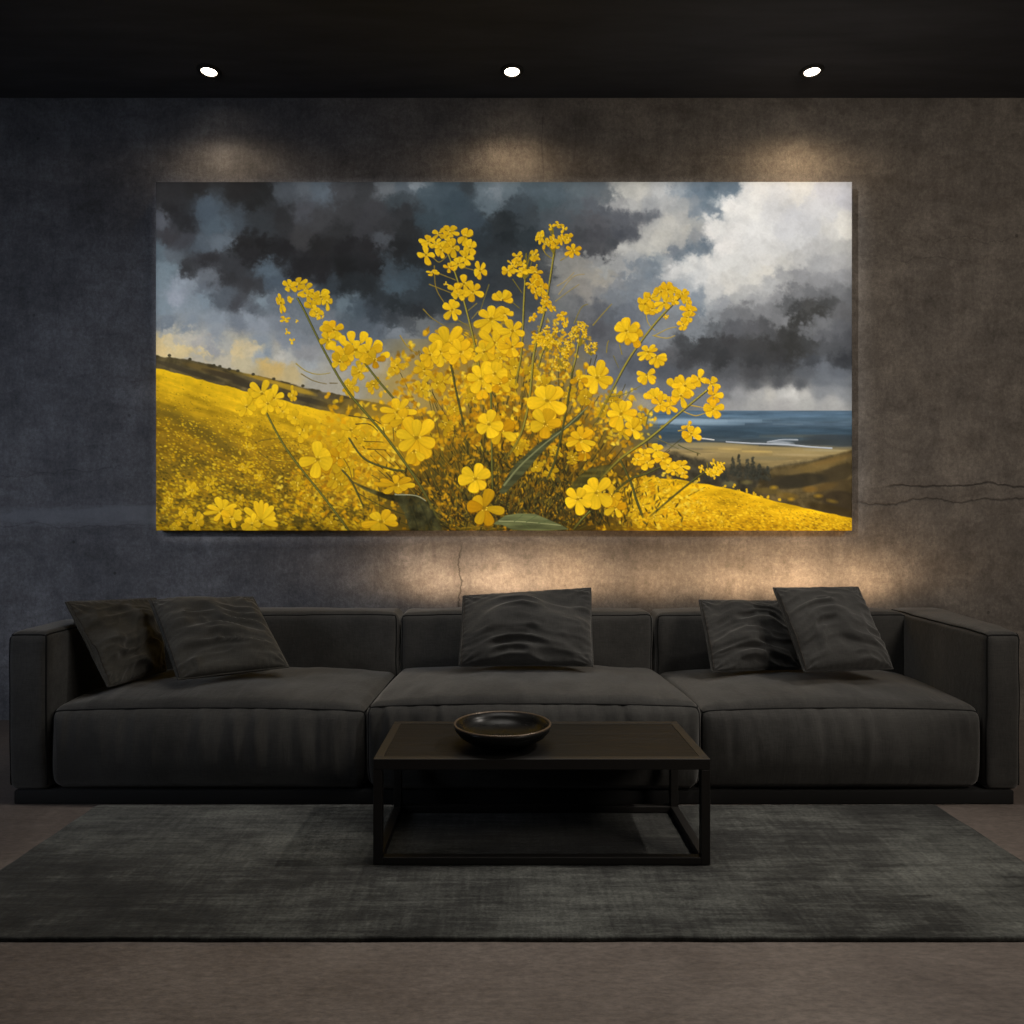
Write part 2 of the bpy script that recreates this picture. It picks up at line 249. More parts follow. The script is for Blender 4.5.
    # ---- the bush: warm haze of far florets, dark heart, thicket of stems
    def cl(x, y): return (x-PX0, y-PY0)
    for (x, y, a, b, c, al) in [(420,400,48,60,(176,138,36),.5),(480,390,50,66,(170,130,34),.6),(545,410,52,64,(150,118,36),.55),(610,440,44,46,(150,116,34),.5),(360,450,50,50,(196,150,30),.5),(500,470,110,60,(112,84,26),.7),(560,480,80,52,(92,70,24),.7),(500,505,120,34,(66,54,24),.75),(560,505,70,34,(56,46,22),.8),(470,490,50,44,(62,52,24),.6),(430,515,60,26,(70,62,28),.6)]:
        X_, Y_ = cl(x, y); ellipse(X_, Y_, a, b, 0, c, al, 34)
    core = cl(500, 548)
    for k in range(420):
        a = RNG.normal(0, .62); L = RNG.uniform(60, 215)*(1-.30*min(1, abs(a)))
        x0 = core[0]+RNG.uniform(-50, 70); dx = np.sin(a)*L; dy = -np.cos(a)*L
        c = [(84, 76, 30), (62, 58, 28), (112, 96, 32), (140, 112, 30), (48, 44, 24)][RNG.randint(5)]
        line([(x0, core[1]-RNG.uniform(10, 40)), (x0+dx*.5+RNG.uniform(-5, 5), core[1]+dy*.55), (x0+dx, core[1]+dy)], 1.3, .6, c, .55)
    def spray(n, cx, cy, sx_, sy_, pal_, smin, smax, al=.9):
        for _ in range(n):
            gx_, gy_ = RNG.normal(size=2)
            if gx_*gx_+gy_*gy_ > 3.2: continue
            x = cx+gx_*sx_-PX0; y = cy+gy_*sy_-PY0
            c = pal_[RNG.randint(len(pal_))]
            for _ in range(RNG.randint(1, 4)):
                ellipse(x+RNG.uniform(-2, 2), y+RNG.uniform(-2, 2), RNG.uniform(smin, smax)*1.25, RNG.uniform(smin, smax)*.8, RNG.rand()*3.1, np.array(c)*RNG.uniform(.82, 1.05), al*RNG.uniform(.6, 1), 1.1)
    Yb = [(246, 200, 34), (236, 182, 22), (224, 164, 18), (250, 212, 60)]; Ya = [(204, 148, 20), (184, 128, 18), (222, 166, 24), (150, 106, 20)]; Yd = [(150, 108, 22), (176, 124, 20), (120, 90, 24), (208, 150, 24)]
    spray(420, 440, 390, 34, 34, Yb+Ya, 1.0, 2.6); spray(420, 495, 385, 32, 38, Yb+Ya, 1.0, 2.6); spray(300, 545, 400, 30, 38, Ya+Yb, .9, 2.3)
    spray(260, 610, 430, 30, 26, Ya+Yb, .9, 2.2); spray(320, 360, 440, 34, 30, Yb, 1.0, 2.6); spray(260, 340, 490, 40, 26, Ya+Yb, .8, 2.2)
    spray(520, 520, 455, 62, 24, Ya+Yd, .8, 2.0); spray(460, 530, 500, 70, 20, Yd, .7, 1.7); spray(260, 440, 500, 40, 20, Yd+Ya, .7, 1.7); spray(120, 560, 350, 18, 20, Ya+Yb, .7, 1.7); spray(160, 620, 500, 26, 18, Ya+Yb, .8, 2.0); spray(200, 655, 500, 30, 16, Yb, .9, 2.2)
    for k in range(1400):                   # gaps and stalks between the florets, low in the bush
        x = RNG.normal(528, 58)-PX0; y = 525-abs(RNG.normal(0, 34))-PY0
        an = RNG.normal(-1.57, .5)
        ellipse(x, y, RNG.uniform(1.5, 4), RNG.uniform(.5, 1.1), an, [(44, 38, 20), (58, 50, 24), (36, 34, 20), (80, 72, 34), (96, 70, 22)][RNG.randint(5)], .75)
    # soft, half-blurred florets
    for (x, y, r, t) in [(396.7,366,13,.95),(425,368,13,.98),(440,384,13,.95),(420,388,12,.92),(349,429,15,1.0),(340,440,12,.95),(368,436,11,.9),(345,470,13,.88),(338,482,12,.86),(360,372,12,.93),(372,384,11,.9),(350,385,11,.9),(507,382,12,.93),(516,366,12,.93),(500,358,11,.95),(466,352,12,.96),(470,398,10,.86),(456,410,9,.84),(447,425,10,.84),(530,372,10,.85),(545,385,10,.85),(545,424,15,.93),(575,458,9,.82),(524,446,9,.86),(537,466,9,.82),(549,470,10,.85),(515,450,9,.85),(555,452,9,.85),(622,430,11,.85),(640,420,9,.85),(614,400,10,.85),(600,410,10,.82),(585,400,10,.84),(570,395,9,.84),(283,410,12,1.0),(296,418,11,1.0),(300,432,12,1.0),(245,428,8,.98),(250,445,7,.97),(292,396,9,.97),(258,478,8,.95),(245,470,8,.95),(211,482,9,.97),(190,487.6,8,1.0),(183,513,9,.97),(199,522,11,1.0),(168,500,7,.95),(176,527,8,.93),(240,498,7,.9),(296,485,8,.9),(305,498,7,.88),(318,505,7,.86),(330,520,8,.8),(640,505,9,.95),(655,515,9,.98),(670,505,8,.98),(690,515,8,.98),(672,522,8,1),(700,505,6,.98),(720,522,6,1),(645,490,8,.95),(660,485,7,.95),(632,512,9,.9)]:
        X_, Y_ = cl(x, y)
        for _ in range(2): flower(X_+RNG.uniform(-3, 3), Y_+RNG.uniform(-3, 3), r*RNG.uniform(.7, .95), RNG.randint(4, 7), None, t*RNG.uniform(.93, 1.02), RNG.uniform(.6, 1), RNG.rand()*3, alpha=.85)
    # ---- leaves
    poly([tp(6, *p) for p in [(-30,800),(20,700),(60,640),(180,530),(270,465),(350,415),(430,345),(490,295),(440,375),(370,420),(300,485),(200,590),(100,710),(0,810)]], (72, 74, 46), 1, 1.2, .22*streak[..., 0])
    line([tp(6, 0, 760), tp(6, 90, 650), tp(6, 220, 530), tp(6, 360, 420), tp(6, 490, 298)], 1.8, .9, (122, 124, 82), .8)
    poly([tp(6, *p) for p in [(380,770),(430,710),(500,660),(570,640),(640,635),(600,690),(520,740),(440,790)]], (74, 70, 34), .85, 1.5, .2*streak[..., 0])
    poly([tp(5, *p) for p in [(110,725),(250,782),(350,812),(500,815),(560,845),(610,920),(670,1030),(470,1030),(440,930),(400,860),(320,835),(200,785)]], (58, 58, 36), .85, 1.6, .45*blob[..., 0])
    line([tp(5, 380, 812), tp(5, 500, 818), tp(5, 560, 848)], 1.3, .8, (150, 150, 118), .8)
    for x in (490, 560): line([tp(5, x-20, 880), tp(5, x+10, 960), tp(5, x+26, 1024)], 2.2, 1.4, (50, 50, 30), .55)
    poly([tp(5, *p) for p in [(950,985),(1024,935)]]+[tp(6, *p) for p in [(80,922),(180,924),(260,958),(340,992),(380,1015),(250,1026),(50,1020),(-10,990)]], (100, 106, 68), 1, 1.0, .20*streak[..., 0])
    line([tp(6, -30, 968), tp(6, 120, 972), tp(6, 330, 992)], 1.0, .7, (142, 146, 100), .9)
    for a, b in [((60, 970), (110, 930)), ((130, 972), (190, 935)), ((100, 975), (150, 1010)), ((200, 980), (260, 962))]: line([tp(6, *a), tp(6, *b)], .6, .5, (84, 96, 60), .8)
    # ---- thin dead stalks and pods
    tw = (112, 100, 46)
    for t, pl, c in [(4,[(820,45),(880,90),(950,108),(1020,100)],(158,140,60)),(4,[(850,105),(920,145),(1000,165)],(120,104,56)),(4,[(600,500),(650,490),(760,480)],(120,98,30)),(4,[(600,560),(680,612),(810,620)],(120,98,30)),(1,[(610,490),(620,620),(670,710)],(150,124,40)),(1,[(580,600),(720,655)],(150,126,44)),(1,[(620,530),(735,575)],(150,126,44)),(1,[(600,440),(640,470),(690,430)],(150,126,40)),(1,[(930,600),(900,690),(880,755)],(118,108,50)),(1,[(870,755),(830,800)],(140,124,54)),(1,[(860,710),(800,760)],(140,124,54)),(1,[(780,500),(850,520)],(150,126,44)),(1,[(545,745),(600,800),(680,850)],(140,120,44)),(1,[(735,850),(830,880)],(140,120,44)),(1,[(770,875),(840,920)],(130,114,44)),(1,[(750,810),(820,850)],(130,114,44)),(1,[(410,900),(450,960),(500,1000)],(170,140,40)),(1,[(850,920),(890,870)],(130,114,44)),
        (2,[(520,840),(580,770),(630,715)],(150,132,50)),(2,[(410,830),(450,740),(490,715)],(128,116,50)),(2,[(320,660),(400,560),(470,540)],(158,142,96)),(2,[(300,700),(380,640),(440,600)],(150,134,80)),(2,[(310,610),(360,580),(410,530)],(166,146,90)),(2,[(330,460),(400,420)],(150,130,60)),(2,[(50,570),(105,650)],(120,108,40)),(2,[(20,680),(90,740)],(120,108,40)),(2,[(240,420),(285,450),(300,420)],(140,122,44)),(2,[(225,390),(240,415)],(170,140,40)),(2,[(830,740),(840,820),(880,870)],(176,150,60)),(2,[(600,1000),(605,950),(612,930)],(140,124,40)),(2,[(690,1010),(675,950)],(140,124,40)),(2,[(870,900),(950,915),(1000,900)],(176,150,60)),(2,[(880,900),(960,860),(1010,850)],(170,146,60)),
        (6,[(610,240),(700,225),(800,175)],(110,108,62)),(6,[(830,410),(850,330),(900,290)],(96,96,52)),(6,[(880,480),(950,510),(1020,545)],(104,98,60)),(6,[(640,0),(670,70)],(110,104,60)),(7,[(0,520),(50,545),(130,575)],(84,84,52)),(7,[(20,320),(100,350),(170,330)],(196,158,50)),(7,[(70,290),(190,310)],(196,158,50)),(7,[(0,440),(50,430)],(180,150,50)),(5,[(110,350),(240,370),(300,400)],(64,56,30)),(5,[(150,400),(230,400),(280,440)],(70,60,26)),(5,[(200,500),(310,505)],(92,74,24)),(5,[(220,545),(330,550)],(92,74,24)),(5,[(540,550),(570,630),(600,730)],(80,72,32)),(5,[(0,160),(45,160)],(96,80,40)),(5,[(370,420),(375,500)],(96,80,30)),(5,[(310,420),(325,470)],(70,62,30)),(5,[(60,570),(110,650),(130,720)],(110,90,28)),(5,[(140,660),(140,720)],(110,90,28))]:
        line([tp(t, *p) for p in pl], 1.1, .6, c, .72)
    # ---- stems
    G = (92, 92, 42); Gd = (70, 70, 36); Gl = (132, 122, 48)
    def stem(pl, w0, w1, c=G):
        w0 *= .66; w1 *= .62
        p = [cl(*q) for q in pl]
        line([(x+.5, y+.4) for x, y in p], w0+.8, w1+.8, (52, 48, 24), .6, .3); line(p, w0, w1, c, 1.0, .3)
        line([(x-.3*w0, y) for x, y in p], .6, .4, np.array(c)*1.4, .55, .5)
    stem([(297,298),(304.7,311.9),(326.9,356.3),(348.8,392.7),(388,439.7),(418.9,484.2),(439.4,522)], 1.6, 3.4)
    stem([(355,350),(376,378),(396.7,402)], 1.8, 2.2); stem([(261,402),(285.9,448.3),(326.9,501.3),(352,535)], 1.5, 2.4)
    stem([(348.8,438),(364,458.5),(389.8,468.8),(406,471)], 1.4, 2.6, Gd); stem([(342,470),(352,482.5),(364,508)], 1.4, 2.0, Gd)
    stem([(446,250),(449.6,258),(459.9,288),(468.4,318.7),(476,352),(479,372),(481,407)], 1.6, 2.4, Gl); stem([(448,350),(455.6,390),(465,431)], 1.6, 2.2, Gd)
    stem([(490.7,384),(491.5,445),(492.4,494)], 1.8, 2.0); stem([(555,244),(550,277.7),(543.3,315.3),(534,352),(529,398.7),(521,433),(507,458)], 1.6, 2.6, Gl)
    stem([(525.4,268),(523.7,301.6),(521,353),(515,385)], 1.3, 2.0, Gl); stem([(573,366),(565.5,412.4),(555.3,458.5),(545,482.5)], 1.6, 2.2, Gd)
    stem([(680,297),(676.6,300),(654.4,323.9),(630.5,356),(613.4,386.8),(591,432)], 1.5, 2.6, Gl); stem([(706,391),(703.6,392.7),(678,414),(649.3,438),(620.2,458.5),(598,482)], 1.4, 3.4, Gl)
    stem([(620,460),(630.5,482.5),(636,500),(643,518)], 2.0, 3.2, Gd); stem([(660,467),(645,474),(630,479),(609,497)], 1.4, 2.8, Gd); stem([(708,470),(696.8,477.3),(678,492),(649.3,516.7)], 1.1, 1.8, Gd); stem([(590,511),(582,519),(573,530)], 1.6, 2.4)
    stem([(579,338),(576,356),(572,372)], 1, 1.4, Gl); stem([(547,340),(541,356),(538,368)], 1, 1.4, Gl)
    # ---- flower heads at the tips of the stems
    def F(x, y, r, n=5, rot=None, **k): flower(*cl(x, y), r*(1.14 if r < 10.5 else 1.03), n, rot, **k)
    D = np.radians
    for (x, y, r) in [(289,283,7.5),(299,281,8),(306,287,8.5),(313,291,8),(321,294,9.5),(327,299,8),(313,305,9),(317,310,7),(308,293,7)]: F(x, y+3, r, 4, tone=RNG.uniform(.94, 1.02), sq=.75, sqa=RNG.rand()*3)
    F(281,303,9.5,5,D(180),sq=.45,sqa=D(75)); F(285,319.5,5,4,D(60),sq=.6); F(292,299,5,3,D(160),spread=2); F(287,332,3,3); F(292,341,3.2,3); F(297,321,2,3); F(317,317,2.6,3); F(323,317,2,2)
    F(327,333,10,5,D(-60),spread=3.4); F(334,330,10,5,amber=.5); F(328,340,8,5,tone=.93)
    for (x, y, r, a) in [(338,345,12,-140),(345,341,12,-110),(352,338,13,-95),(361,338,13,-70),(372,346,14,-50),(380,349,10,0),(342,352,10,180)]: petal(*cl(x, y+6), D(a), r, r*.42, (248,200,30))
    F(356,350,16,7,tone=1.0,sq=.7); F(368,352,13,5,amber=.6); F(345,356,12,5,tone=.97,amber=.5); F(340,362,9,4,tone=.9); F(375,360,9,4,tone=.86,amber=.8)
    for (x, y, r) in [(439,234,7.5),(450,232,8),(465,237,10),(470,248,9.5),(428,242,8),(426,255,10),(441,250,10),(453,247,10),(465,258,9),(458,264,8.5),(446,241,7),(436,244,6)]: F(x, y, r, RNG.randint(4, 6), tone=RNG.uniform(.95, 1.02), sq=.72, sqa=RNG.rand()*3)
    F(432.5,273,7,4,D(200),sq=.5); F(480,271,10,5,D(20),sq=.6,sqa=D(90)); F(464,284,10,4,D(-100)); F(473,292,10.5,5,D(30),amber=.4); F(456,290,8,4); F(458,295,6,4); F(446,284,2.4,3); F(449,268,5,4,amber=.7); F(452.2,310,12,6,D(20)); 
    F(491,319,17,7,D(-100),sq=.85); F(494,343,16,6,amber=.4); F(502.6,300,9,5,D(-70),spread=3.4); F(505,314,7,5); F(512.5,331,14,6,D(10)); F(512,347,13,6,amber=.5); F(484,352,12,6,tone=.95)
    F(448,344,23,9,D(10),sq=.82,w=.25); F(440,352,14,6,amber=.4); F(461,352,14,6,amber=.5); F(430,355,12,6,amber=.4)
    umbel(*cl(553.6,236), 15, 13, fr=.40); umbel(*cl(524.5,263), 14, 13, fr=.44); F(573,251,7.5,6,D(40),amber=.6); F(508,271,6,5)
    for (x, y, r) in [(535,273,8),(537,281,8),(531,284,6),(541,287,8),(536,292,7),(546,302,6),(552,308,5),(561,316,5.5),(565,324,4.5),(542,310,5),(533,318,5),(545,296,5)]: F(x, y, r, 5, tone=.96, amber=.6, sq=.7, sqa=RNG.rand()*3)
    umbel(*cl(580,333), 11, 14, .93, fr=.34); umbel(*cl(591,347), 7, 10, .93, fr=.42); umbel(*cl(546.7,337), 12, 18, .95, fr=.4); umbel(*cl(565,349), 9, 12, .95, fr=.4); umbel(*cl(561,362), 8, 10, .9, fr=.4)
    F(628,330,13.5,5,D(-92)); F(634,336,11,4,D(60),tone=.94,amber=.8); F(626,331,12.5,5,D(-92),amber=.1)
    F(648,352,12,7,D(-20),sq=.6,sqa=D(-25)); F(646.7,375,10,6,D(80),spread=4.2); F(656,357,9,6,D(70),spread=3)
    for (x, y, r) in [(645,304,10),(650,298,8),(652,309,8),(661,292,9),(668,290,9),(664,303,9),(675,292,7),(682,294,7.5),(687,301,6),(689,311,8.5),(687,318,7),(683,325,7),(666,317,3),(673,300,6)]: F(x, y, r, 5, tone=RNG.uniform(.94, 1.02), sq=.75, sqa=RNG.rand()*3, amber=.35)
    F(597,378,17.5,8,D(5),w=.27); F(579,380,8,4,tone=.93,amber=.7)
    F(547,401,20,7,D(-80),w=.34); F(545,424,15,5,D(80),tone=.93,amber=.6); F(580,440,16,8,D(10),sq=.75,amber=.6,tone=.96); F(584,452,8,3,D(90),spread=2,tone=.9,amber=1)
    F(621,414,17,8,D(0),w=.26,amber=.4); F(633,429,9.5,5,amber=.5); F(655,398,10,6,D(-90),spread=3.2); F(668,406,10,6,amber=.4); F(660,404,8,5,amber=.5); F(675,388,9.5,5,D(-30),spread=4)
    for (x, y, r) in [(643,455,8),(647,463,8),(656,451,8),(663,459,9),(668,465,8),(674,470,7),(637,460,6),(681,466,8),(683,474,6)]: F(x, y, r, 5, amber=.45, sq=.8)
    F(685,386,13,6,D(-60),sq=.85); F(681,396,10,5,amber=.4); F(699,379,9.5,4,D(-80)); F(711,384,8,4,amber=.4); F(714,395,8,5,amber=.6); F(713,409,10.5,5,D(60),amber=.5); F(691,434,10.5,5,amber=.6); F(688,426,6,3,amber=.6)
    umbel(*cl(711,467), 11, 11, fr=.40, drop=.8)
    for (x, y, r) in [(252,398,12),(262,394,14),(274,398,12),(247,407,10),(268,404,11)]: F(x, y, r, 6, tone=1.02, amber=.12, alpha=.95)
    F(222,511,18,9,sq=.7,w=.22,tone=1.0); F(232,517,12,6,amber=.4); F(261,521,19,11,D(-90),spread=3.8,w=.17); F(252,525,10,6,tone=1.0)
    F(331,462,13,4,tone=.88,amber=1); F(339,458,10,4,tone=.92,amber=.8); F(318,459.5,17.5,5,D(38),amber=.1,w=.43)
    F(398,412,18,7,D(-60),sq=.8); F(404,420,13,4,D(80),tone=.92,amber=1); F(416.5,438,23,8,D(-80),w=.28,amber=.45); F(414,451,15,3,D(85),spread=1.8,tone=.93,amber=1,w=.4)
    F(396,485,17,8,D(0),sq=.55,tone=.93,amber=.6); F(381,522,20,7,D(-80),sq=.7,tone=.96,amber=.4)
    F(481,379,17,6,D(-60),w=.36,amber=.1); F(495,374,15,5,D(-75),amber=.3); F(500,384,11,4,tone=.92,amber=.9); F(484,389,10,3,D(100),spread=1.6,amber=.7)
    F(501,431,15,5,D(40),tone=.93,amber=.9); F(489,424.5,16,5,D(-70),w=.42,amber=.1)
    F(484,508,18,6,D(-60),tone=.87,amber=.9,w=.36); F(475.5,479,17,6,D(-75),w=.36,amber=.15)
    F(615,508,11,5,D(-80),amber=.9,tone=.93); F(612,496,10,4,tone=.9,amber=.9); F(596,493,17,6,D(-95),w=.34,amber=.15); F(577.5,499.5,14.5,5,D(-60),w=.40,amber=.15)
    # canvas weave and the grain of the paint
    IMG = IMG*(1+.012*fbm(h, w, 1.6*PS, 2)[..., None])
    k = np.pad(IMG, ((1, 1), (1, 1), (0, 0)), mode='edge')      # crisp up the brush edges
    bl = (k[:-2, 1:-1]+k[2:, 1:-1]+k[1:-1, :-2]+k[1:-1, 2:]+k[:-2, :-2]+k[2:, 2:]+k[:-2, 2:]+k[2:, :-2]+IMG)/9
    return np.clip(IMG+(IMG-bl)*.55, 0, 255)
# ---------------------------------------------------------------- helpers
C = bpy.context.scene.collection
FOC, VX, HY = 740.0, 505.0, 530.0          # focal length in pixels, vanishing point
def W(px, py, Y):
    """point of the room seen at a pixel, at distance Y from the camera"""
    s = FOC/Y
    return np.array([(px-VX)/s, Y, 1-(py-HY)/s])
def link(o, parent=None):
    C.objects.link(o)
    if parent is not None: o.parent = parent
    return o
def mesh_obj(name, V, F, mat, parent=None, smooth=True, origin=None):
    me = bpy.data.meshes.new(name)
    V = np.asarray(V, float)
    if origin is not None: V = V-np.asarray(origin, float)
    me.from_pydata(V.tolist(), [], [list(map(int, f)) for f in F]); me.update()
    if smooth: me.polygons.foreach_set('use_smooth', [True]*len(me.polygons))
    if mat: me.materials.append(mat)
    o = bpy.data.objects.new(name, me)
    if origin is not None and parent is None: o.location = origin
    return link(o, parent)
def tag(o, label=None, cat=None, group=None, kind=None):
    for k, v in (('label', label), ('category', cat), ('group', group), ('kind', kind)):
        if v: o[k] = v
    return o
def thing(name, loc, label, cat, group=None):
    o = bpy.data.objects.new(name, None); o.location = loc; o.empty_display_size = .1
    return tag(link(o), label, cat, group)
def rel(V, o): return np.asarray(V, float)-np.array(o.location)
def hash3(i, j, k, s):
    n = (i*374761393+j*668265263+k*2147483647+s*974634777) & 0xffffffff
    n = ((n ^ (n >> 13))*1274126177) & 0xffffffff
    return ((n ^ (n >> 16)) & 0xffff)/32767.5-1
def n3(P, sc, seed=0):
    """value noise at points, -1..1"""
    Q = np.asarray(P)*np.asarray(sc)+137.3; I = np.floor(Q).astype(np.int64); f = Q-I; f = f*f*f*(f*(f*6-15)+10)
    r = 0
    for a in (0, 1):
        for b in (0, 1):
            for c in (0, 1):
                w = (f[:, 0] if a else 1-f[:, 0])*(f[:, 1] if b else 1-f[:, 1])*(f[:, 2] if c else 1-f[:, 2])
                r = r+w*hash3(I[:, 0]+a, I[:, 1]+b, I[:, 2]+c, seed)
    return r
def sstep(a, b, x):
    t = np.clip((x-a)/(b-a), 0, 1); return t*t*(3-2*t)
def cube_grid(nx, ny, nz):
    """welded grid on the surface of the cube -1..1"""
    def ax(n):
        t = np.linspace(-1, 1, n+1); return np.sign(t)*(1-(1-np.abs(t))**1.35)
    A = (ax(nx), ax(ny), ax(nz)); N = (nx, ny, nz); idx = {}; V = []; F = []
    def vid(i, j, k):
        key = (i, j, k)
        if key not in idx:
            idx[key] = len(V); V.append((A[0][i], A[1][j], A[2][k]))
        return idx[key]
    for d in range(3):
        a, b = (d+1) % 3, (d+2) % 3
        for side in (0, N[d]):
            for i in range(N[a]):
                for j in range(N[b]):
                    q = []
                    for (u, v) in ((i, j), (i+1, j), (i+1, j+1), (i, j+1)):
                        c = [0, 0, 0]; c[d] = side; c[a] = u; c[b] = v; q.append(vid(*c))
                    F.append(q if side else q[::-1])
    return np.array(V), F
def box_data(x0, x1, y0, y1, z0, z1, bev=0.0):
    V, F = cube_grid(*(2, 2, 2) if not bev else (4, 4, 4))
    h = np.array([x1-x0, y1-y0, z1-z0])/2; c = np.array([x0+x1, y0+y1, z0+z1])/2
    if bev:
        g = np.sign(V)*np.where(np.abs(V) > .99, 1, np.where(np.abs(V) > .1, 1, 0))   # snap, then round
        P = V*h; inner = np.where(np.abs(V) > .99, np.sign(V)*(h-bev), np.where(np.abs(V) > .1, np.sign(V)*(h-bev), 0))
        D = np.where(np.abs(V) > .99, np.sign(V), 0.0)
        L = np.linalg.norm(D, axis=1, keepdims=True)
        V = inner+D/np.maximum(L, 1e-9)*bev
        return V+c, F
    return V*h+c, F
def join(parts):
    VV = []; FF = []; n = 0
    for V, F in parts:
        VV.append(np.asarray(V)); FF += [[i+n for i in f] for f in F]; n += len(V)
    return np.vstack(VV), FF
def tube(P, r, closed=False, seg=8):
    P = np.asarray(P, float); n = len(P); V = []; F = []
    T = np.roll(P, -1, 0)-np.roll(P, 1, 0) if closed else np.gradient(P, axis=0)
    T /= np.linalg.norm(T, axis=1, keepdims=True)+1e-12
    up = np.array([0, 0, 1.0])
    for p, t in zip(P, T):
        a = np.cross(t, up if abs(t[2]) < .9 else np.array([1.0, 0, 0])); a /= np.linalg.norm(a); b = np.cross(t, a)
        for k in range(seg):
            an = 2*math.pi*k/seg; V.append(p+r*(math.cos(an)*a+math.sin(an)*b))
    for i in range(n if closed else n-1):
        j = (i+1) % n
        for k in range(seg):
            l = (k+1) % seg; F.append([i*seg+k, i*seg+l, j*seg+l, j*seg+k])
    if not closed: F += [list(range(seg))[::-1], [(n-1)*seg+k for k in range(seg)]]
    return np.array(V), F
def lathe(prof, seg=64):
    """closed surface of revolution about z from (radius, z) pairs; radius 0 at both ends"""
    V = []; F = []; rings = []
    for r, z in prof:
        if r < 1e-6: rings.append([len(V)]); V.append((0, 0, z))
        else:
            rings.append(list(range(len(V), len(V)+seg)))
            V += [(r*math.cos(2*math.pi*k/seg), r*math.sin(2*math.pi*k/seg), z) for k in range(seg)]
    for A, B in zip(rings, rings[1:]):
        for k in range(seg):
            l = (k+1) % seg
            if len(A) == 1 and len(B) == 1: continue
            if len(A) == 1: F.append([A[0], B[l], B[k]])
            elif len(B) == 1: F.append([A[k], A[l], B[0]])
            else: F.append([A[k], A[l], B[l], B[k]])
    return np.array(V, float), F
# ---------------------------------------------------------------- materials
def lin(c): return tuple(((v/255)/12.92 if v/255 <= .04045 else ((v/255+.055)/1.055)**2.4) for v in c)
class Mat:
    def __init__(self, name, rough=.8, spec=.3, color=None):
        self.m = bpy.data.materials.new(name); self.m.use_nodes = True
        self.t = self.m.node_tree; self.b = self.t.nodes['Principled BSDF']
        self.b.inputs['Roughness'].default_value = rough; self.b.inputs['Specular IOR Level'].default_value = spec
        if color: self.b.inputs['Base Color'].default_value = (*color, 1)
    def put(self, sock, v):
        if isinstance(v, bpy.types.NodeSocket): self.t.links.new(v, sock)
        elif isinstance(v, (tuple, list)) and len(v) == 3 and sock.type == 'RGBA': sock.default_value = (*v, 1)
        else: sock.default_value = v
    def node(self, typ, out=0, props=None, **ins):
        n = self.t.nodes.new(typ)
        for k, v in (props or {}).items(): setattr(n, k, v)
        for k, v in ins.items():
            k = k.replace('_', ' ')
            self.put(n.inputs[int(k[1:])] if k[0] == 'i' and k[1:].isdigit() else n.inputs[k], v)
        return n.outputs[out]
    def math(self, op, a, b=0.0, clamp=False): return self.node('ShaderNodeMath', props={'operation': op, 'use_clamp': clamp}, i0=a, i1=b)
    def obj(self): return self.node('ShaderNodeTexCoord', 3)
    def scale(self, v, sc, loc=(0, 0, 0)): return self.node('ShaderNodeMapping', Vector=v, Scale=sc, Location=loc)
    def noise(self, v, sc=5.0, det=4.0, rough=.55, dist=0.0): return self.node('ShaderNodeTexNoise', Vector=v, Scale=sc, Detail=det, Roughness=rough, Distortion=dist)
    def ramp(self, f, stops):
        n = self.t.nodes.new('ShaderNodeValToRGB'); e = n.color_ramp.elements
        while len(e) < len(stops): e.new(.5)
        for q, (p, c) in zip(e, stops):
            q.position = p; q.color = (*c, 1) if len(c) == 3 else c
        self.put(n.inputs[0], f); return n.outputs[0]
    def mrange(self, v, a, b, c=0.0, d=1.0, smooth=True): return self.node('ShaderNodeMapRange', props={'interpolation_type': 'SMOOTHSTEP' if smooth else 'LINEAR'}, Value=v, From_Min=a, From_Max=b, To_Min=c, To_Max=d)
    def mix(self, f, a, b, mode='MIX'):
        n = self.t.nodes.new('ShaderNodeMix'); n.data_type = 'RGBA'; n.blend_type = mode; n.clamp_factor = True
        self.put(n.inputs[0], f); self.put(n.inputs[6], a); self.put(n.inputs[7], b); return n.outputs[2]
    def bump(self, h, strength=.3, dist=.01, normal=None):
        kw = {'Height': h, 'Strength': strength, 'Distance': dist}
        if normal is not None: kw['Normal'] = normal
        return self.node('ShaderNodeBump', **kw)
    def done(self, color=None, normal=None, rough=None):
        if color is not None: self.put(self.b.inputs['Base Color'], color)
        if normal is not None: self.put(self.b.inputs['Normal'], normal)
        if rough is not None: self.put(self.b.inputs['Roughness'], rough)
        return self.m
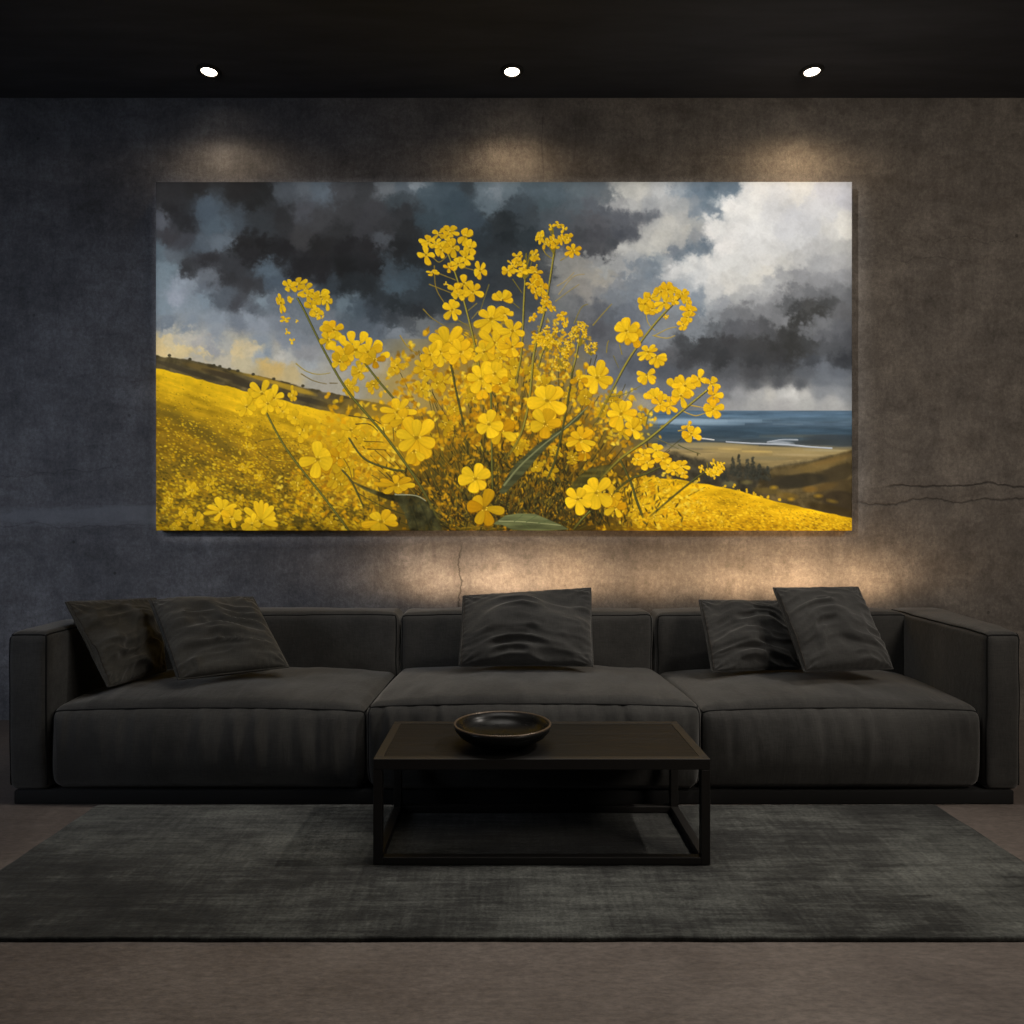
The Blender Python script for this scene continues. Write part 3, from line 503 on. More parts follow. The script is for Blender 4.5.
def wall_material():
    M = Mat('worn_dark_plaster', .85, .25)
    v = M.obj(); sep = M.t.nodes.new('ShaderNodeSeparateXYZ'); M.put(sep.inputs[0], v); x, z = sep.outputs[0], sep.outputs[2]
    big = M.noise(v, 1.1, 5, .6); mid = M.noise(v, 4.5, 9, .72, .6); fine = M.noise(M.scale(v, (1, 1, .8)), 70, 7, .82, .3); strk = M.noise(M.scale(v, (9, 1, 1.6)), 2.2, 7, .65)
    hor = M.noise(M.scale(v, (.8, 1, 6)), 2.0, 7, .65)
    side = M.mrange(M.math('ADD', x, M.math('MULTIPLY', big, 1.6)), -.9, 1.7)
    cool = M.ramp(mid, [(.25, (.078, .080, .091)), (.5, (.119, .121, .135)), (.75, (.162, .166, .184))])
    warm = M.ramp(mid, [(.25, (.090, .080, .071)), (.5, (.138, .122, .107)), (.75, (.188, .166, .144))])
    c = M.mix(side, cool, warm)  # cool light at left and warm light at right, put into the plaster colour
    c = M.mix(.62, c, M.ramp(fine, [(.33, (.5, .5, .5)), (.5, (.98, .98, .98)), (.67, (1.55, 1.55, 1.55))]), 'MULTIPLY')
    c = M.mix(.42, c, M.ramp(strk, [(.3, (.62, .62, .62)), (.5, (1, 1, 1)), (.75, (1.3, 1.3, 1.3))]), 'MULTIPLY')
    c = M.mix(.7, c, M.ramp(big, [(.3, (.66, .66, .68)), (.7, (1.3, 1.28, 1.25))]), 'MULTIPLY')
    c = M.mix(.6, c, M.ramp(M.noise(M.scale(v, (2.2, 1, 5)), 2.4, 9, .72, .8), [(.32, (.66, .64, .62)), (.5, (1, 1, 1)), (.68, (1.32, 1.33, 1.35))]), 'MULTIPLY')
    # stained lower band, pale scar on the left, darker top course
    scar = M.math('MULTIPLY', M.mrange(M.math('ABSOLUTE', M.math('SUBTRACT', M.math('ADD', z, M.math('MULTIPLY', hor, .22)), 1.19)), .012, .075, 1, 0), M.mrange(x, -1.9, -1.3, 1, 0))
    c = M.mix(M.math('MULTIPLY', scar, .55), c, (.20, .21, .24))
    h = M.math('ADD', M.math('MULTIPLY', fine, .5), M.math('ADD', M.math('MULTIPLY', mid, .8), M.math('MULTIPLY', strk, .5)))
    # hairline cracks
    def crack(horizontal, at, lo, hi, amp, width, seed, f=2.2, amt=1.0):
        run, off = (x, z) if horizontal else (z, x)
        nz = M.noise(M.scale(v, (1, 0, 0) if horizontal else (0, 0, 1), (seed, seed*1.7, 0)), f, 9, .62)
        d = M.math('ABSOLUTE', M.math('SUBTRACT', M.math('SUBTRACT', off, at), M.math('MULTIPLY', M.math('SUBTRACT', nz, .5), amp)))
        wv = M.math('MULTIPLY', M.noise(v, 12, 2), width*2)
        k = M.math('SUBTRACT', 1, M.math('DIVIDE', d, wv), True)
        return M.math('MULTIPLY', M.math('MULTIPLY', k, amt), M.math('MULTIPLY', M.mrange(run, lo, lo+.12), M.mrange(run, hi-.12, hi, 1, 0)))
    k = None
    for a in [(True, 1.235, 1.95, 3.2, .10, .008, 3.1, 4.0, .9), (True, 1.155, 1.80, 3.2, .16, .008, 7.7, 3.5, .7), (False, -.237, .50, .98, .14, .006, 5.2, 5.0, .8), (True, 2.52, 2.15, 2.75, .4, .005, 9.4, 2.5, .35), (False, .20, 2.80, 3.26, .06, .005, 1.3, 3.0, .4), (False, .37, 2.85, 3.27, .05, .004, 6.3, 3.0, .3),
              (True, 1.31, -3.0, -1.95, .3, .005, 4.4, 3.0, .4), (False, -2.35, 2.0, 2.6, .3, .004, 8.2, 3.0, .3), (True, 2.42, 1.95, 2.5, .3, .005, 2.2, 2.5, .35), (True, 1.02, -3.0, -1.85, .14, .005, 5.9, 4.0, .35)]:
        q = crack(*a); k = q if k is None else M.math('MAXIMUM', k, q)
    c = M.mix(M.math('MULTIPLY', k, .85), c, (.010, .009, .009))
    pits = M.node('ShaderNodeTexVoronoi', Vector=v, Scale=5.0)
    pit = M.mrange(pits, .03, .055, 1, 0)
    c = M.mix(M.math('MULTIPLY', pit, .5), c, (.02, .018, .017))
    h = M.math('SUBTRACT', h, M.math('ADD', M.math('MULTIPLY', k, .6), M.math('MULTIPLY', pit, .3)))
    return M.done(c, M.bump(h, .55, .02))
def floor_material():
    M = Mat('brown_concrete', .62, .3); v = M.obj()
    a = M.noise(v, 2.2, 9, .68, .5); b = M.noise(M.scale(v, (1, 2.4, 1)), 34, 7, .8); s = M.noise(M.scale(v, (1.2, 7, 1)), 3, 6, .6)
    c = M.ramp(a, [(.25, (.085, .070, .063)), (.5, (.122, .102, .091)), (.78, (.165, .140, .124))])
    c = M.mix(.9, c, M.ramp(b, [(.32, (.58, .58, .58)), (.68, (1.42, 1.40, 1.38))]), 'MULTIPLY')
    c = M.mix(.4, c, M.ramp(s, [(.35, (.8, .78, .76)), (.7, (1.2, 1.2, 1.2))]), 'MULTIPLY')
    return M.done(c, M.bump(M.math('ADD', b, M.math('MULTIPLY', a, .6)), .25, .01), M.mrange(a, .3, .8, .5, .75))
def ceiling_material():
    M = Mat('black_ceiling_paint', .9, .15); v = M.obj()
    a = M.noise(M.scale(v, (.5, 3, 1)), 3, 6, .6)
    return M.done(M.ramp(a, [(.3, (.058, .058, .063)), (.7, (.088, .088, .096))]), M.bump(a, .15, .01))
def fabric_material(name, lo, hi, sheen=.25, slack=0.0):
    M = Mat(name, .92, .15); v = M.obj()
    a = M.noise(v, 5.5, 6, .6, .3); th = M.noise(v, 130, 3, .6); w1 = M.noise(M.scale(v, (30, 30, 420)), 1.0, 3, .6); w2 = M.noise(M.scale(v, (420, 30, 30)), 1.0, 3, .6)
    c = M.mix(M.mrange(a, .28, .72), lo, hi)
    c = M.mix(.7, c, M.ramp(M.math('ADD', M.math('MULTIPLY', w1, .5), M.math('MULTIPLY', w2, .5)), [(.36, (.68, .68, .68)), (.64, (1.32, 1.32, 1.3))]), 'MULTIPLY')
    M.b.inputs['Sheen Weight'].default_value = sheen; M.b.inputs['Sheen Roughness'].default_value = .45; M.b.inputs['Sheen Tint'].default_value = (.9, .88, .85, 1)
    cr = M.noise(v, 22, 5, .55, 1.2)
    if slack: cr = M.math('ADD', M.math('MULTIPLY', cr, .5), M.math('MULTIPLY', M.noise(M.scale(v, (17, 5, 3)), 1.0, 3, .5, .5), slack))
    n = M.bump(cr, .22, .008); n = M.bump(M.math('ADD', M.math('ADD', w1, w2), th), .25, .0015, n)
    return M.done(c, n)
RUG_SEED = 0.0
def rug_material():
    M = Mat('charcoal_viscose_rug', .95, .12); v = M.obj()
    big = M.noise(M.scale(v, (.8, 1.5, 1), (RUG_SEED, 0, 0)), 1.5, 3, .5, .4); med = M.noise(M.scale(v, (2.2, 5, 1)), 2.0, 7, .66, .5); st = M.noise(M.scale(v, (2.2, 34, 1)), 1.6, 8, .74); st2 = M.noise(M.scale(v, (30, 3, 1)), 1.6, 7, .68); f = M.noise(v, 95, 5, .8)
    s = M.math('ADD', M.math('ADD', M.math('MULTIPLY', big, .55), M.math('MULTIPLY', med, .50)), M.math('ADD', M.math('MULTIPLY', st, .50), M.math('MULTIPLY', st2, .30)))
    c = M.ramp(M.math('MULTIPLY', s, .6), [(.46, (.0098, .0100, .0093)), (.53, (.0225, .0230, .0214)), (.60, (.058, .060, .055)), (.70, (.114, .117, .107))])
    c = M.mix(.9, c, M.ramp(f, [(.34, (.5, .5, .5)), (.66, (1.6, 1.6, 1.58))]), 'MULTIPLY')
    M.b.inputs['Sheen Weight'].default_value = .12
    return M.done(c, M.bump(M.math('ADD', f, M.math('MULTIPLY', st, .8)), .5, .006))
def wood_material():
    M = Mat('black_stained_wood', .5, .13); v = M.obj()
    g = M.noise(M.scale(v, (1.0, 26, 26)), 2.2, 7, .62, .5)
    c = M.ramp(g, [(.3, (.0055, .0054, .0053)), (.55, (.0105, .0100, .0096)), (.75, (.018, .017, .0162))])
    return M.done(c, M.bump(g, .12, .003), M.mrange(g, .3, .7, .42, .60))
def metal_material(name, col, rough=.45, metallic=.0):
    M = Mat(name, rough, .4); v = M.obj(); g = M.noise(v, 40, 4)
    M.b.inputs['Metallic'].default_value = metallic
    return M.done(M.mix(g, tuple(q*.8 for q in col), tuple(q*1.2 for q in col)), M.bump(g, .05, .002))
def bowl_material():
    M = Mat('black_glazed_ceramic', .3, .13); v = M.obj(); g = M.noise(M.scale(v, (1, 1, 5)), 14, 5, .6)
    return M.done(M.mix(g, (.004, .004, .004), (.009, .0085, .008)), M.bump(g, .06, .003), M.mrange(g, .3, .7, .24, .38))
def emit_material():
    m = bpy.data.materials.new('warm_lamp_glass'); m.use_nodes = True; t = m.node_tree
    b = t.nodes['Principled BSDF']; b.inputs['Base Color'].default_value = (.9, .88, .84, 1)
    b.inputs['Emission Color'].default_value = (1, .86, .68, 1); b.inputs['Emission Strength'].default_value = LAMP_GLOW
    return m
def canvas_material():
    M = Mat('oil_paint_on_canvas', .9, .06)
    a = M.node('ShaderNodeVertexColor', props={'layer_name': 'paint'})
    v = M.obj(); n = M.noise(v, 260, 3, .6)
    return M.done(M.mix(1.0, a, (PAINT_K,)*3, 'MULTIPLY'), M.bump(n, .10, .002))
LAMP_GLOW = 14.0; PAINT_K = .96
M_wall, M_floor, M_ceil = wall_material(), floor_material(), ceiling_material()
M_sofa = fabric_material('charcoal_linen', (.026, .0255, .0245), (.040, .039, .037))
M_seat = fabric_material('charcoal_linen_slack', (.026, .0255, .0245), (.040, .039, .037), .25, 2.2)
M_pill = fabric_material('dark_grey_linen', (.026, .0258, .025), (.038, .0375, .036))
M_pillw = fabric_material('olive_grey_linen', (.029, .0275, .024), (.042, .040, .035))
M_pipe = Mat('black_piping', .9, .1, (.010, .010, .010)).m
M_thread = Mat('seam_thread', .9, .1, (.034, .029, .024)).m
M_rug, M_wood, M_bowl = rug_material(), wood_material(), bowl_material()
M_metal = metal_material('blackened_steel', (.012, .0105, .0095), .5)
M_plinth = metal_material('black_plinth', (.004, .004, .004), .9)
M_bronze = metal_material('bronze_rim_glaze', (.085, .062, .045), .3, .3)
M_trim = metal_material('black_lamp_trim', (.03, .028, .026), .35, .4)
M_lamp = emit_material(); M_canvas = canvas_material()
# ---------------------------------------------------------------- the room
YW, ZC = FOC/190.0, 1+(HY-98)/190.0
def plane_obj(name, x0, x1, y0, y1, z0, z1, mat):
    V, F = box_data(x0, x1, y0, y1, z0, z1)
    return tag(mesh_obj(name, V, F, mat, smooth=False), kind='structure')
plane_obj('floor', -4.2, 4.2, -3.5, YW+.15, -.12, 0, M_floor)
plane_obj('ceiling', -4.2, 4.2, -3.5, YW+.15, ZC, ZC+.12, M_ceil)
plane_obj('wall_back', -4.2, 4.2, YW, YW+.15, 0, ZC, M_wall)
# ---------------------------------------------------------------- the painting
def build_painting():
    arr = paint()
    dep = .07; yf = YW-dep; s = FOC/yf
    nx, ny = 1161, 583
    col = resize(arr, ny, nx)
    x = (np.linspace(156, 852, nx)-VX)/s; z = 1-(np.linspace(182, 530.6, ny)-HY)/s
    # one more row and column on every side: the canvas wraps round the stretcher bars
    xx = np.concatenate([[x[0]-.0005], x, [x[-1]+.0005]]); zz = np.concatenate([[z[0]+.0005], z, [z[-1]-.0005]])
    X, Z = np.meshgrid(xx, zz); Y = np.full(X.shape, yf); Y[0] = Y[-1] = YW-.001; Y[:, 0] = Y[:, -1] = YW-.001
    cc = np.pad(col, ((1, 1), (1, 1), (0, 0)), mode='edge')
    h, w = X.shape
    V = np.stack([X, Y, Z], -1).reshape(-1, 3)
    org = np.array([(x[0]+x[-1])/2, YW, z[-1]]); V = V-org
    i = np.arange(h*w).reshape(h, w)
    F = np.stack([i[:-1, :-1], i[1:, :-1], i[1:, 1:], i[:-1, 1:]], -1).reshape(-1, 4)
    me = bpy.data.meshes.new('canvas_picture')
    me.vertices.add(len(V)); me.vertices.foreach_set('co', V.ravel())
    me.loops.add(F.size); me.loops.foreach_set('vertex_index', F.ravel().astype(np.int32))
    me.polygons.add(len(F)); me.polygons.foreach_set('loop_start', np.arange(0, F.size, 4, dtype=np.int32))
    me.update(calc_edges=True); me.validate()
    at = me.color_attributes.new('paint', 'BYTE_COLOR', 'POINT')
    rgba = np.ones((len(V), 4), np.float32); rgba[:, :3] = cc.reshape(-1, 3)/255
    at.data.foreach_set('color_srgb', rgba.ravel())
    me.materials.append(M_canvas)
    o = bpy.data.objects.new('canvas_picture', me); o.location = org
    tag(link(o), 'large unframed landscape painting of yellow rapeseed flowers under storm clouds, hung on the wall', 'painting')
build_painting()
# ---------------------------------------------------------------- ceiling lights
def downlight(px, label):
    Y = 740/201.9; x = (px-VX)/201.9
    t = thing('ceiling_light', (x, Y, ZC), label, 'light', 'recessed lights in the ceiling above the painting')
    V, F = lathe([(.037, -.001), (.037, -.007), (.041, -.010), (.050, -.009), (.058, -.004), (.059, 0), (.037, 0), (.037, -.001)], 48)
    mesh_obj('trim_ring', V, F, M_trim, t)
    V, F = lathe([(0, -.0045), (.026, -.0045), (.0365, -.003), (.0365, 0), (0, 0)], 48)
    tag(mesh_obj('lens', V, F, M_lamp, t), 'glowing warm white lens')
downlight(209, 'round recessed ceiling light at the left, above the dark storm clouds of the painting')
downlight(512, 'round recessed ceiling light in the middle of the row, above the painting centre')
downlight(812, 'round recessed ceiling light at the right, above the white cloud of the painting')
# ---------------------------------------------------------------- the sofa
YF, YB, YR = FOC/275, FOC/220, FOC/207
sofa = thing('sofa', (.03, (YF+YR)/2, 0), 'long low charcoal linen sofa of three seats standing below the painting', 'sofa')
def corners(xf0, xf1, xb0, xb1, y0, y1, z0, z1):
    """box whose front (y0) and back (y1) widths differ; maps -1..1 coordinates to the room"""
    def f(P):
        t = (P[:, 1]+1)/2; a = xf0+(xb0-xf0)*t; b = xf1+(xb1-xf1)*t
        return np.stack([(a+b)/2+(b-a)/2*P[:, 0], y0+(y1-y0)*t, (z0+z1)/2+(z1-z0)/2*P[:, 2]], -1)
    return f
def cushion(name, f, half, n, r, deform, mat, parent, edges=(), pr=.0035, label=None):
    """rounded upholstered block; edges are runs of (-1..1) points that carry piping"""
    half = np.array(half)
    def rnd(U):
        P = U*half; q = np.clip(P, -(half-r), half-r); d = P-q; L = np.linalg.norm(d, axis=1, keepdims=True)
        Pn = np.where(L > 1e-9, q+d/np.maximum(L, 1e-9)*r, P)
        return Pn/half
    V, F = cube_grid(*n)
    def full(U): return deform(U, f(rnd(U)))
    o = mesh_obj(name, rel(full(V), sofa), F, mat, parent)
    if label: o['label'] = label
    tubes = []
    for E in edges:
        E = np.array(E, float); pts = []
        for a, b in zip(E, E[1:]):
            m = max(6, int(np.linalg.norm((b-a)*half)/.012)); tt = np.linspace(0, 1, m, endpoint=False)[:, None]
            pts.append(a+(b-a)*tt)
        pts.append(E[-1:]); tubes.append(tube(rel(full(np.vstack(pts)), sofa), pr, False, 6))
    if tubes:
        mesh_obj('piping', *join(tubes), M_pipe, o)
    return o
def seat_deform(seed, bt, bf, sag=.0):
    def g(U, P):
        P = P.copy(); u, v, w = U.T
        fx = np.clip(1-np.abs(u)**2.3, 0, 1); fy = np.clip(1-np.abs(v)**3.0, 0, 1); fz = np.clip(1-np.abs(w)**2.4, 0, 1)
        top = np.clip(w, 0, 1)**2
        P[:, 2] += top*(bt*fx**.75*fy**.75)+np.clip(w, 0, 1)**3*.012*fx*np.clip(-v, 0, 1)**2
        front = np.clip(-v, 0, 1)**3
        P[:, 1] -= front*bf*fx**.6*fz
        ed = np.clip(np.abs(u), 0, 1)**5
        P[:, 0] += np.sign(u)*ed*.012*fz*fy
        low = np.clip(-w, 0, 1)**4*np.clip(-v, 0, 1)**2*np.abs(u)**8; P[:, 0] -= np.sign(u)*low*.018
        S = np.stack([P[:, 0], P[:, 1]*.6, P[:, 2]], -1)
        # creases pulled down from the front seam, slack ripples on the top
        wv = n3(np.stack([P[:, 0], np.zeros(len(P)), P[:, 2]], -1), (25, 1, 2.4), seed)+.5*n3(np.stack([P[:, 0], np.zeros(len(P)), P[:, 2]], -1), (46, 1, 4.5), seed+1)
        near = np.clip((w+1)/2, 0, 1)**1.5*fz**.5
        P[:, 1] -= front*(np.sign(wv)*np.abs(wv)**1.4)*.017*near
        rp = n3(S, (7, 9, 1), seed+2)+.5*n3(S, (16, 14, 1), seed+3)
        P[:, 2] += top*rp*.0075*fx**.5*fy**.5
        near_edge = np.clip((-v-.35)/.65, 0, 1)*fy**.5
        P[:, 2] += top*near_edge*n3(S, (26, 6, 1), seed+4)*.006
        return P
    return g
E_seat = [[(-1, -1, 1), (1, -1, 1)], [(-1, -1, 1), (-1, .9, 1)], [(1, -1, 1), (1, .9, 1)], [(-1, -1, 1), (-1, -1, -.95)], [(1, -1, 1), (1, -1, -.95)]]
ZP = .052
def seat(xf0, xf1, xb0, xb1, zt, seed, yf=YF, bt=.060):
    f = corners(xf0, xf1, xb0, xb1, yf, YB+.03, ZP, zt)
    return cushion('seat_cushion', f, ((xf1-xf0)/2, (YB+.03-yf)/2, (zt-ZP)/2), (170, 64, 40), .042, seat_deform(seed, bt, .045), M_seat, sofa, E_seat)
X = lambda px, s=275: (px-VX)/s
seat(X(47.5), X(368), X(47.5)-.01, X(399, 220)-.004, .350, 3)
seat(X(365.5), X(702.5), X(399, 220), X(655, 220), .368, 11, YF-.012, .050)
seat(X(700), X(984), X(655, 220)+.004, 1.80, .350, 23)
def back_deform(seed):
    def g(U, P):
        P = P.copy(); u, v, w = U.T
        fx = np.clip(1-np.abs(u)**4, 0, 1); fz = np.clip(1-np.abs(w)**3, 0, 1); fy = np.clip(1-np.abs(v)**2.5, 0, 1)
        P[:, 2] += np.clip(w, 0, 1)**2*.012*fx**.7*fy
        P[:, 1] -= np.clip(-v, 0, 1)**2*.018*fx*fz
        P[:, 1] -= np.clip(-v, 0, 1)**2*.003*n3(P, (9, 1, 6), seed)
        P[:, 2] += np.clip(w, 0, 1)**2*.003*n3(P, (12, 5, 1), seed+1)
        P[:, 0] += np.clip(np.abs(u), 0, 1)**4*.003*n3(P, (1, 9, 9), seed+2)
        return P
    return g
E_back = [[(-1, -1, -.9), (-1, -1, 1), (1, -1, 1), (1, -1, -.9)]]
def back(x0, x1, seed):
    f = corners(x0, x1, x0, x1, YB, YR, .30, .622)
    return cushion('backrest', f, ((x1-x0)/2, (YR-YB)/2, .161), (80, 20, 36), .034, back_deform(seed), M_sofa, sofa, E_back)
back(X(51), X(398, 220), 41); back(X(400, 220), X(653.5, 220), 47); back(X(656.5, 220), 1.835, 53)
def arm_deform(seed, inner):
    def g(U, P):
        P = P.copy(); u, v, w = U.T
        fx = np.clip(1-np.abs(u)**3, 0, 1); fz = np.clip(1-np.abs(w)**4, 0, 1); fy = np.clip(1-np.abs(v)**5, 0, 1)
        P[:, 2] += np.clip(w, 0, 1)**2*.010*fx*fy
        P[:, 0] += np.sign(u)*np.clip(np.abs(u), 0, 1)**3*.010*fy*fz
        P[:, 1] -= np.clip(-v, 0, 1)**2*.008*fx*fz
        k = np.clip(np.abs(u), 0, 1)**3
        P[:, 0] += k*.0035*n3(P, (1, 5, 7), seed)
        P[:, 2] += np.clip(w, 0, 1)**2*.003*n3(P, (6, 9, 1), seed+1)
        P[:, 1] -= np.clip(-v, 0, 1)**2*.003*n3(P, (10, 1, 7), seed+2)
        return P
    return g
def arm(f, half, seed, inner):
    s = inner
    E = [[(s, -1, -.95), (s, -1, 1), (-s, -1, 1), (-s, -1, -.95)], [(s, -1, 1), (s, .96, 1)], [(-s, -1, 1), (-s, .96, 1)]]
    return cushion('armrest', f, half, (20, 70, 44), .028, arm_deform(seed, inner), M_sofa, sofa, E)
YA = YF-.004
arm(corners(X(7.5), X(48), X(7.5)-.02, X(48)-.016, YA, YR, ZP, .626), (.07, (YR-YA)/2, .283), 61, 1)
arm(corners(X(985), X(1020.5), 1.845, 2.11, YA, YR, ZP, .626), (.07, (YR-YA)/2, .283), 67, -1)
V, F = join([box_data(X(13), X(1015), YF+.003, YR-.03, 0, ZP-.0, .006)])
mesh_obj('plinth', rel(V, sofa), F, M_plinth, sofa)
# ---------------------------------------------------------------- scatter cushions
def pillow(label, TL, TR, BR, BL, T, seed, mat=None, n=80, fold=1.45):
    """soft cushion hung on its four corner points (pixel, pixel, distance)"""
    c = [W(*q) for q in (TL, TR, BR, BL)]
    ctr = sum(c)/4; base = ctr.copy(); base[2] = min(c[2][2], c[3][2])
    ax = (c[1]+c[2]-c[0]-c[3]); ax /= np.linalg.norm(ax); az = (c[0]+c[1]-c[2]-c[3]); nrm = np.cross(ax, az); nrm /= np.linalg.norm(nrm)
    if nrm[1] > 0: nrm = -nrm            # towards the camera
    def plan(u, v):
        # edges bow in between the ears
        r_ = np.abs(u)**3*np.abs(v)**3
        uu = u*(1.006-.022*(1-v*v)-.012*r_); vv = v*(1.004-.020*(1-u*u)-.012*r_)
        a = ((1+uu)/2)[:, None]; b = ((1+vv)/2)[:, None]
        return (c[3]*(1-a)+c[2]*a)*(1-b)+(c[0]*(1-a)+c[1]*a)*b
    t = np.linspace(-1, 1, n+1); t = np.sign(t)*(1-(1-np.abs(t))**1.5)
    Ug, Vg = np.meshgrid(t, t); u = Ug.ravel(); v = Vg.ravel()
    prof = np.clip((1-u**2)*(1-v**2), 0, 1)
    P0 = plan(u, v); S = np.stack([u, v, np.zeros_like(u)], -1)
    thick = 1.15*T*prof**.44*(1-.22*(v-.1))
    # folds: bent ridges, stronger towards the lower half, and pleats running out of the ears
    q = np.stack([u+.22*n3(S, 1.4, seed), v+.25*u*u+.22*n3(S, 1.4, seed+5), np.zeros_like(u)], -1)
    rid = lambda n_: 1-np.sqrt(n_*n_+.03)
    r1 = rid(n3(q, (1.5, 4.2, 1), seed+1)); r2 = rid(n3(q, (3.2, 6.5, 1), seed+2))
    m = prof**.5
    fr = thick+fold*m*((r1**2-.4)*.030+(r2**2-.4)*.010)+fold*m*.016*n3(S, 1.9, seed+3)
    ea = np.arctan2(1-np.abs(v)+1e-6, 1-np.abs(u)+1e-6); near = np.exp(-((1-np.abs(u))**2+(1-np.abs(v))**2)/.10)
    fr += fold*near*m*.012*np.sin(ea*11+seed)
    pk = np.clip(1-prof*6, 0, 1)*m                     # puckers along the seams
    fr += fold*pk*.006*(np.sin(u*46+2*n3(S, 5, seed+8))*(np.abs(v) > np.abs(u))+np.sin(v*46)*(np.abs(u) >= np.abs(v)))
    bk = -thick*.75
    A = P0+nrm*fr[:, None]; B = P0+nrm*bk[:, None]
    N = n+1; idx = np.arange(N*N).reshape(N, N); edge = np.zeros((N, N), bool); edge[0] = edge[-1] = edge[:, 0] = edge[:, -1] = True
    bidx = idx.copy(); k = N*N; extra = []
    for i in range(N):
        for j in range(N):
            if not edge[i, j]: bidx[i, j] = k; k += 1; extra.append(B[i*N+j])
    V = np.vstack([A, np.array(extra)])
    F = [[idx[i, j], idx[i, j+1], idx[i+1, j+1], idx[i+1, j]] for i in range(n) for j in range(n)]+[[bidx[i, j], bidx[i+1, j], bidx[i+1, j+1], bidx[i, j+1]] for i in range(n) for j in range(n)]
    o = mesh_obj('throw_pillow', V, F, mat or M_pill, origin=base)
    tag(o, label, 'pillow', 'scatter cushions on the sofa')
    ring = [idx[0, j] for j in range(n)]+[idx[i, n] for i in range(n)]+[idx[n, j] for j in range(n, 0, -1)]+[idx[i, 0] for i in range(n, 0, -1)]
    Vp, Fp = tube(V[ring]-base, .004, True, 6)
    mesh_obj('seam', Vp, Fp, mat or M_pill, o)
    # line of stitching a finger's width in from one side seam
    st = [i*N+4 for i in range(3, N-3)]
    Vp, Fp = tube(A[st]-base+nrm*.0005, .0016, False, 5)
    mesh_obj('stitching', Vp, Fp, M_thread, o)
    return o
pillow('dark grey cushion in the left corner of the sofa, half covered by another cushion', (65, 602, 2.83), (156, 598, 3.27), (166, 671, 3.14), (108, 687, 2.77), .045, 101, M_pillw)
pillow('rumpled grey cushion tilted in front of the left corner cushion', (149, 600, 3.06), (253, 597, 3.20), (289, 667, 2.98), (178, 680, 2.78), .060, 133, M_pillw)
pillow('wide grey cushion standing alone on the middle seat', (463, 596, 3.23), (591, 588, 3.23), (593, 666, 3.02), (459, 666, 3.02), .066, 151)
pillow('grey cushion on the right seat, partly hidden behind a tilted square cushion', (699, 600, 3.24), (783, 601, 3.26), (802, 669, 3.08), (712, 672, 3.02), .048, 177)
pillow('smooth square grey cushion tilted left on the right seat, in front of its neighbour', (773, 588, 3.08), (858, 587, 3.12), (893, 669, 2.90), (804, 672, 2.84), .060, 199, None, 80, 1.1)
# ---------------------------------------------------------------- the rug
RT = .012
def build_rug():
    x0, x1, y0, y1 = -1.465, 1.546, FOC/412, YF-.03
    V, F = cube_grid(150, 60, 2)
    h = np.array([(x1-x0)/2, (y1-y0)/2, RT/2]); c = np.array([(x0+x1)/2, (y0+y1)/2, RT/2])
    P = V*h+c
    top = V[:, 2] > .5
    P[top, 2] += .0015*n3(P[top], (22, 22, 1), 5)
    sd = np.maximum(np.abs(V[:, 0]), np.abs(V[:, 1])) > .999
    P[sd, 1] += .002*n3(P[sd], (9, 9, 1), 6); P[sd, 0] += .002*n3(P[sd], (9, 9, 1), 7)
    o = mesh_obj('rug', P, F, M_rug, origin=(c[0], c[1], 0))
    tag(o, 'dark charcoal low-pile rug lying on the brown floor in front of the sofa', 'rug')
build_rug()
# ---------------------------------------------------------------- coffee table and bowl
TX0, TX1, TY0, TY1, TH = -132/340, 205.5/340, FOC/340, FOC/284, .3265
table = thing('coffee_table', ((TX0+TX1)/2, (TY0+TY1)/2, RT), 'low rectangular coffee table with a thin black metal frame, standing on the rug', 'table')
def tpart(name, *b, mat=M_metal, bev=.002):
    V, F = box_data(*b, bev); return mesh_obj(name, rel(V, table), F, mat, table, smooth=False)
q = .027; z0 = RT+.0025
tpart('tabletop', TX0+q, TX1-q, TY0+q, TY1-q, TH-.016, TH-.001, mat=M_wood)
for x in (TX0, TX1-q):
    for y in (TY0, TY1-q): tpart('leg', x, x+q, y, y+q, z0, TH-.032)
for y in (TY0, TY1-q): tpart('top_rail', TX0, TX1, y, y+q, TH-.032, TH)
for x in (TX0, TX1-q): tpart('top_rail', x, x+q, TY0+q, TY1-q, TH-.032, TH)
for y in (TY0, TY1-q): tpart('base_rail', TX0+q, TX1-q, y, y+q, z0, z0+.022)
for x in (TX0, TX1-q): tpart('base_rail', x, x+q, TY0+q, TY1-q, z0, z0+.022)
def build_bowl():
    s = 319.0; c = ((502.5-VX)/s, FOC/s, TH)
    R = .153
    prof = [(0, 0), (.066, 0), (.072, .004), (.080, .008), (.110, .018), (.134, .033), (.148, .050), (R, .066)]
    inn = [(R-.008, .067), (.138, .052), (.122, .036), (.092, .022), (.05, .016), (0, .014)]
    b = mesh_obj('bowl', *lathe(prof+inn, 96), M_bowl)
    b.location = c
    tag(b, 'shallow black glazed bowl standing on the coffee table', 'bowl')
    an = np.linspace(0, 2*math.pi, 96, endpoint=False)
    mesh_obj('rim', *tube(np.stack([(R-.004)*np.cos(an), (R-.004)*np.sin(an), np.full(96, .0665)], -1), .0042, True, 8), M_bronze, b)['label'] = 'thin brown glazed rim'
build_bowl()
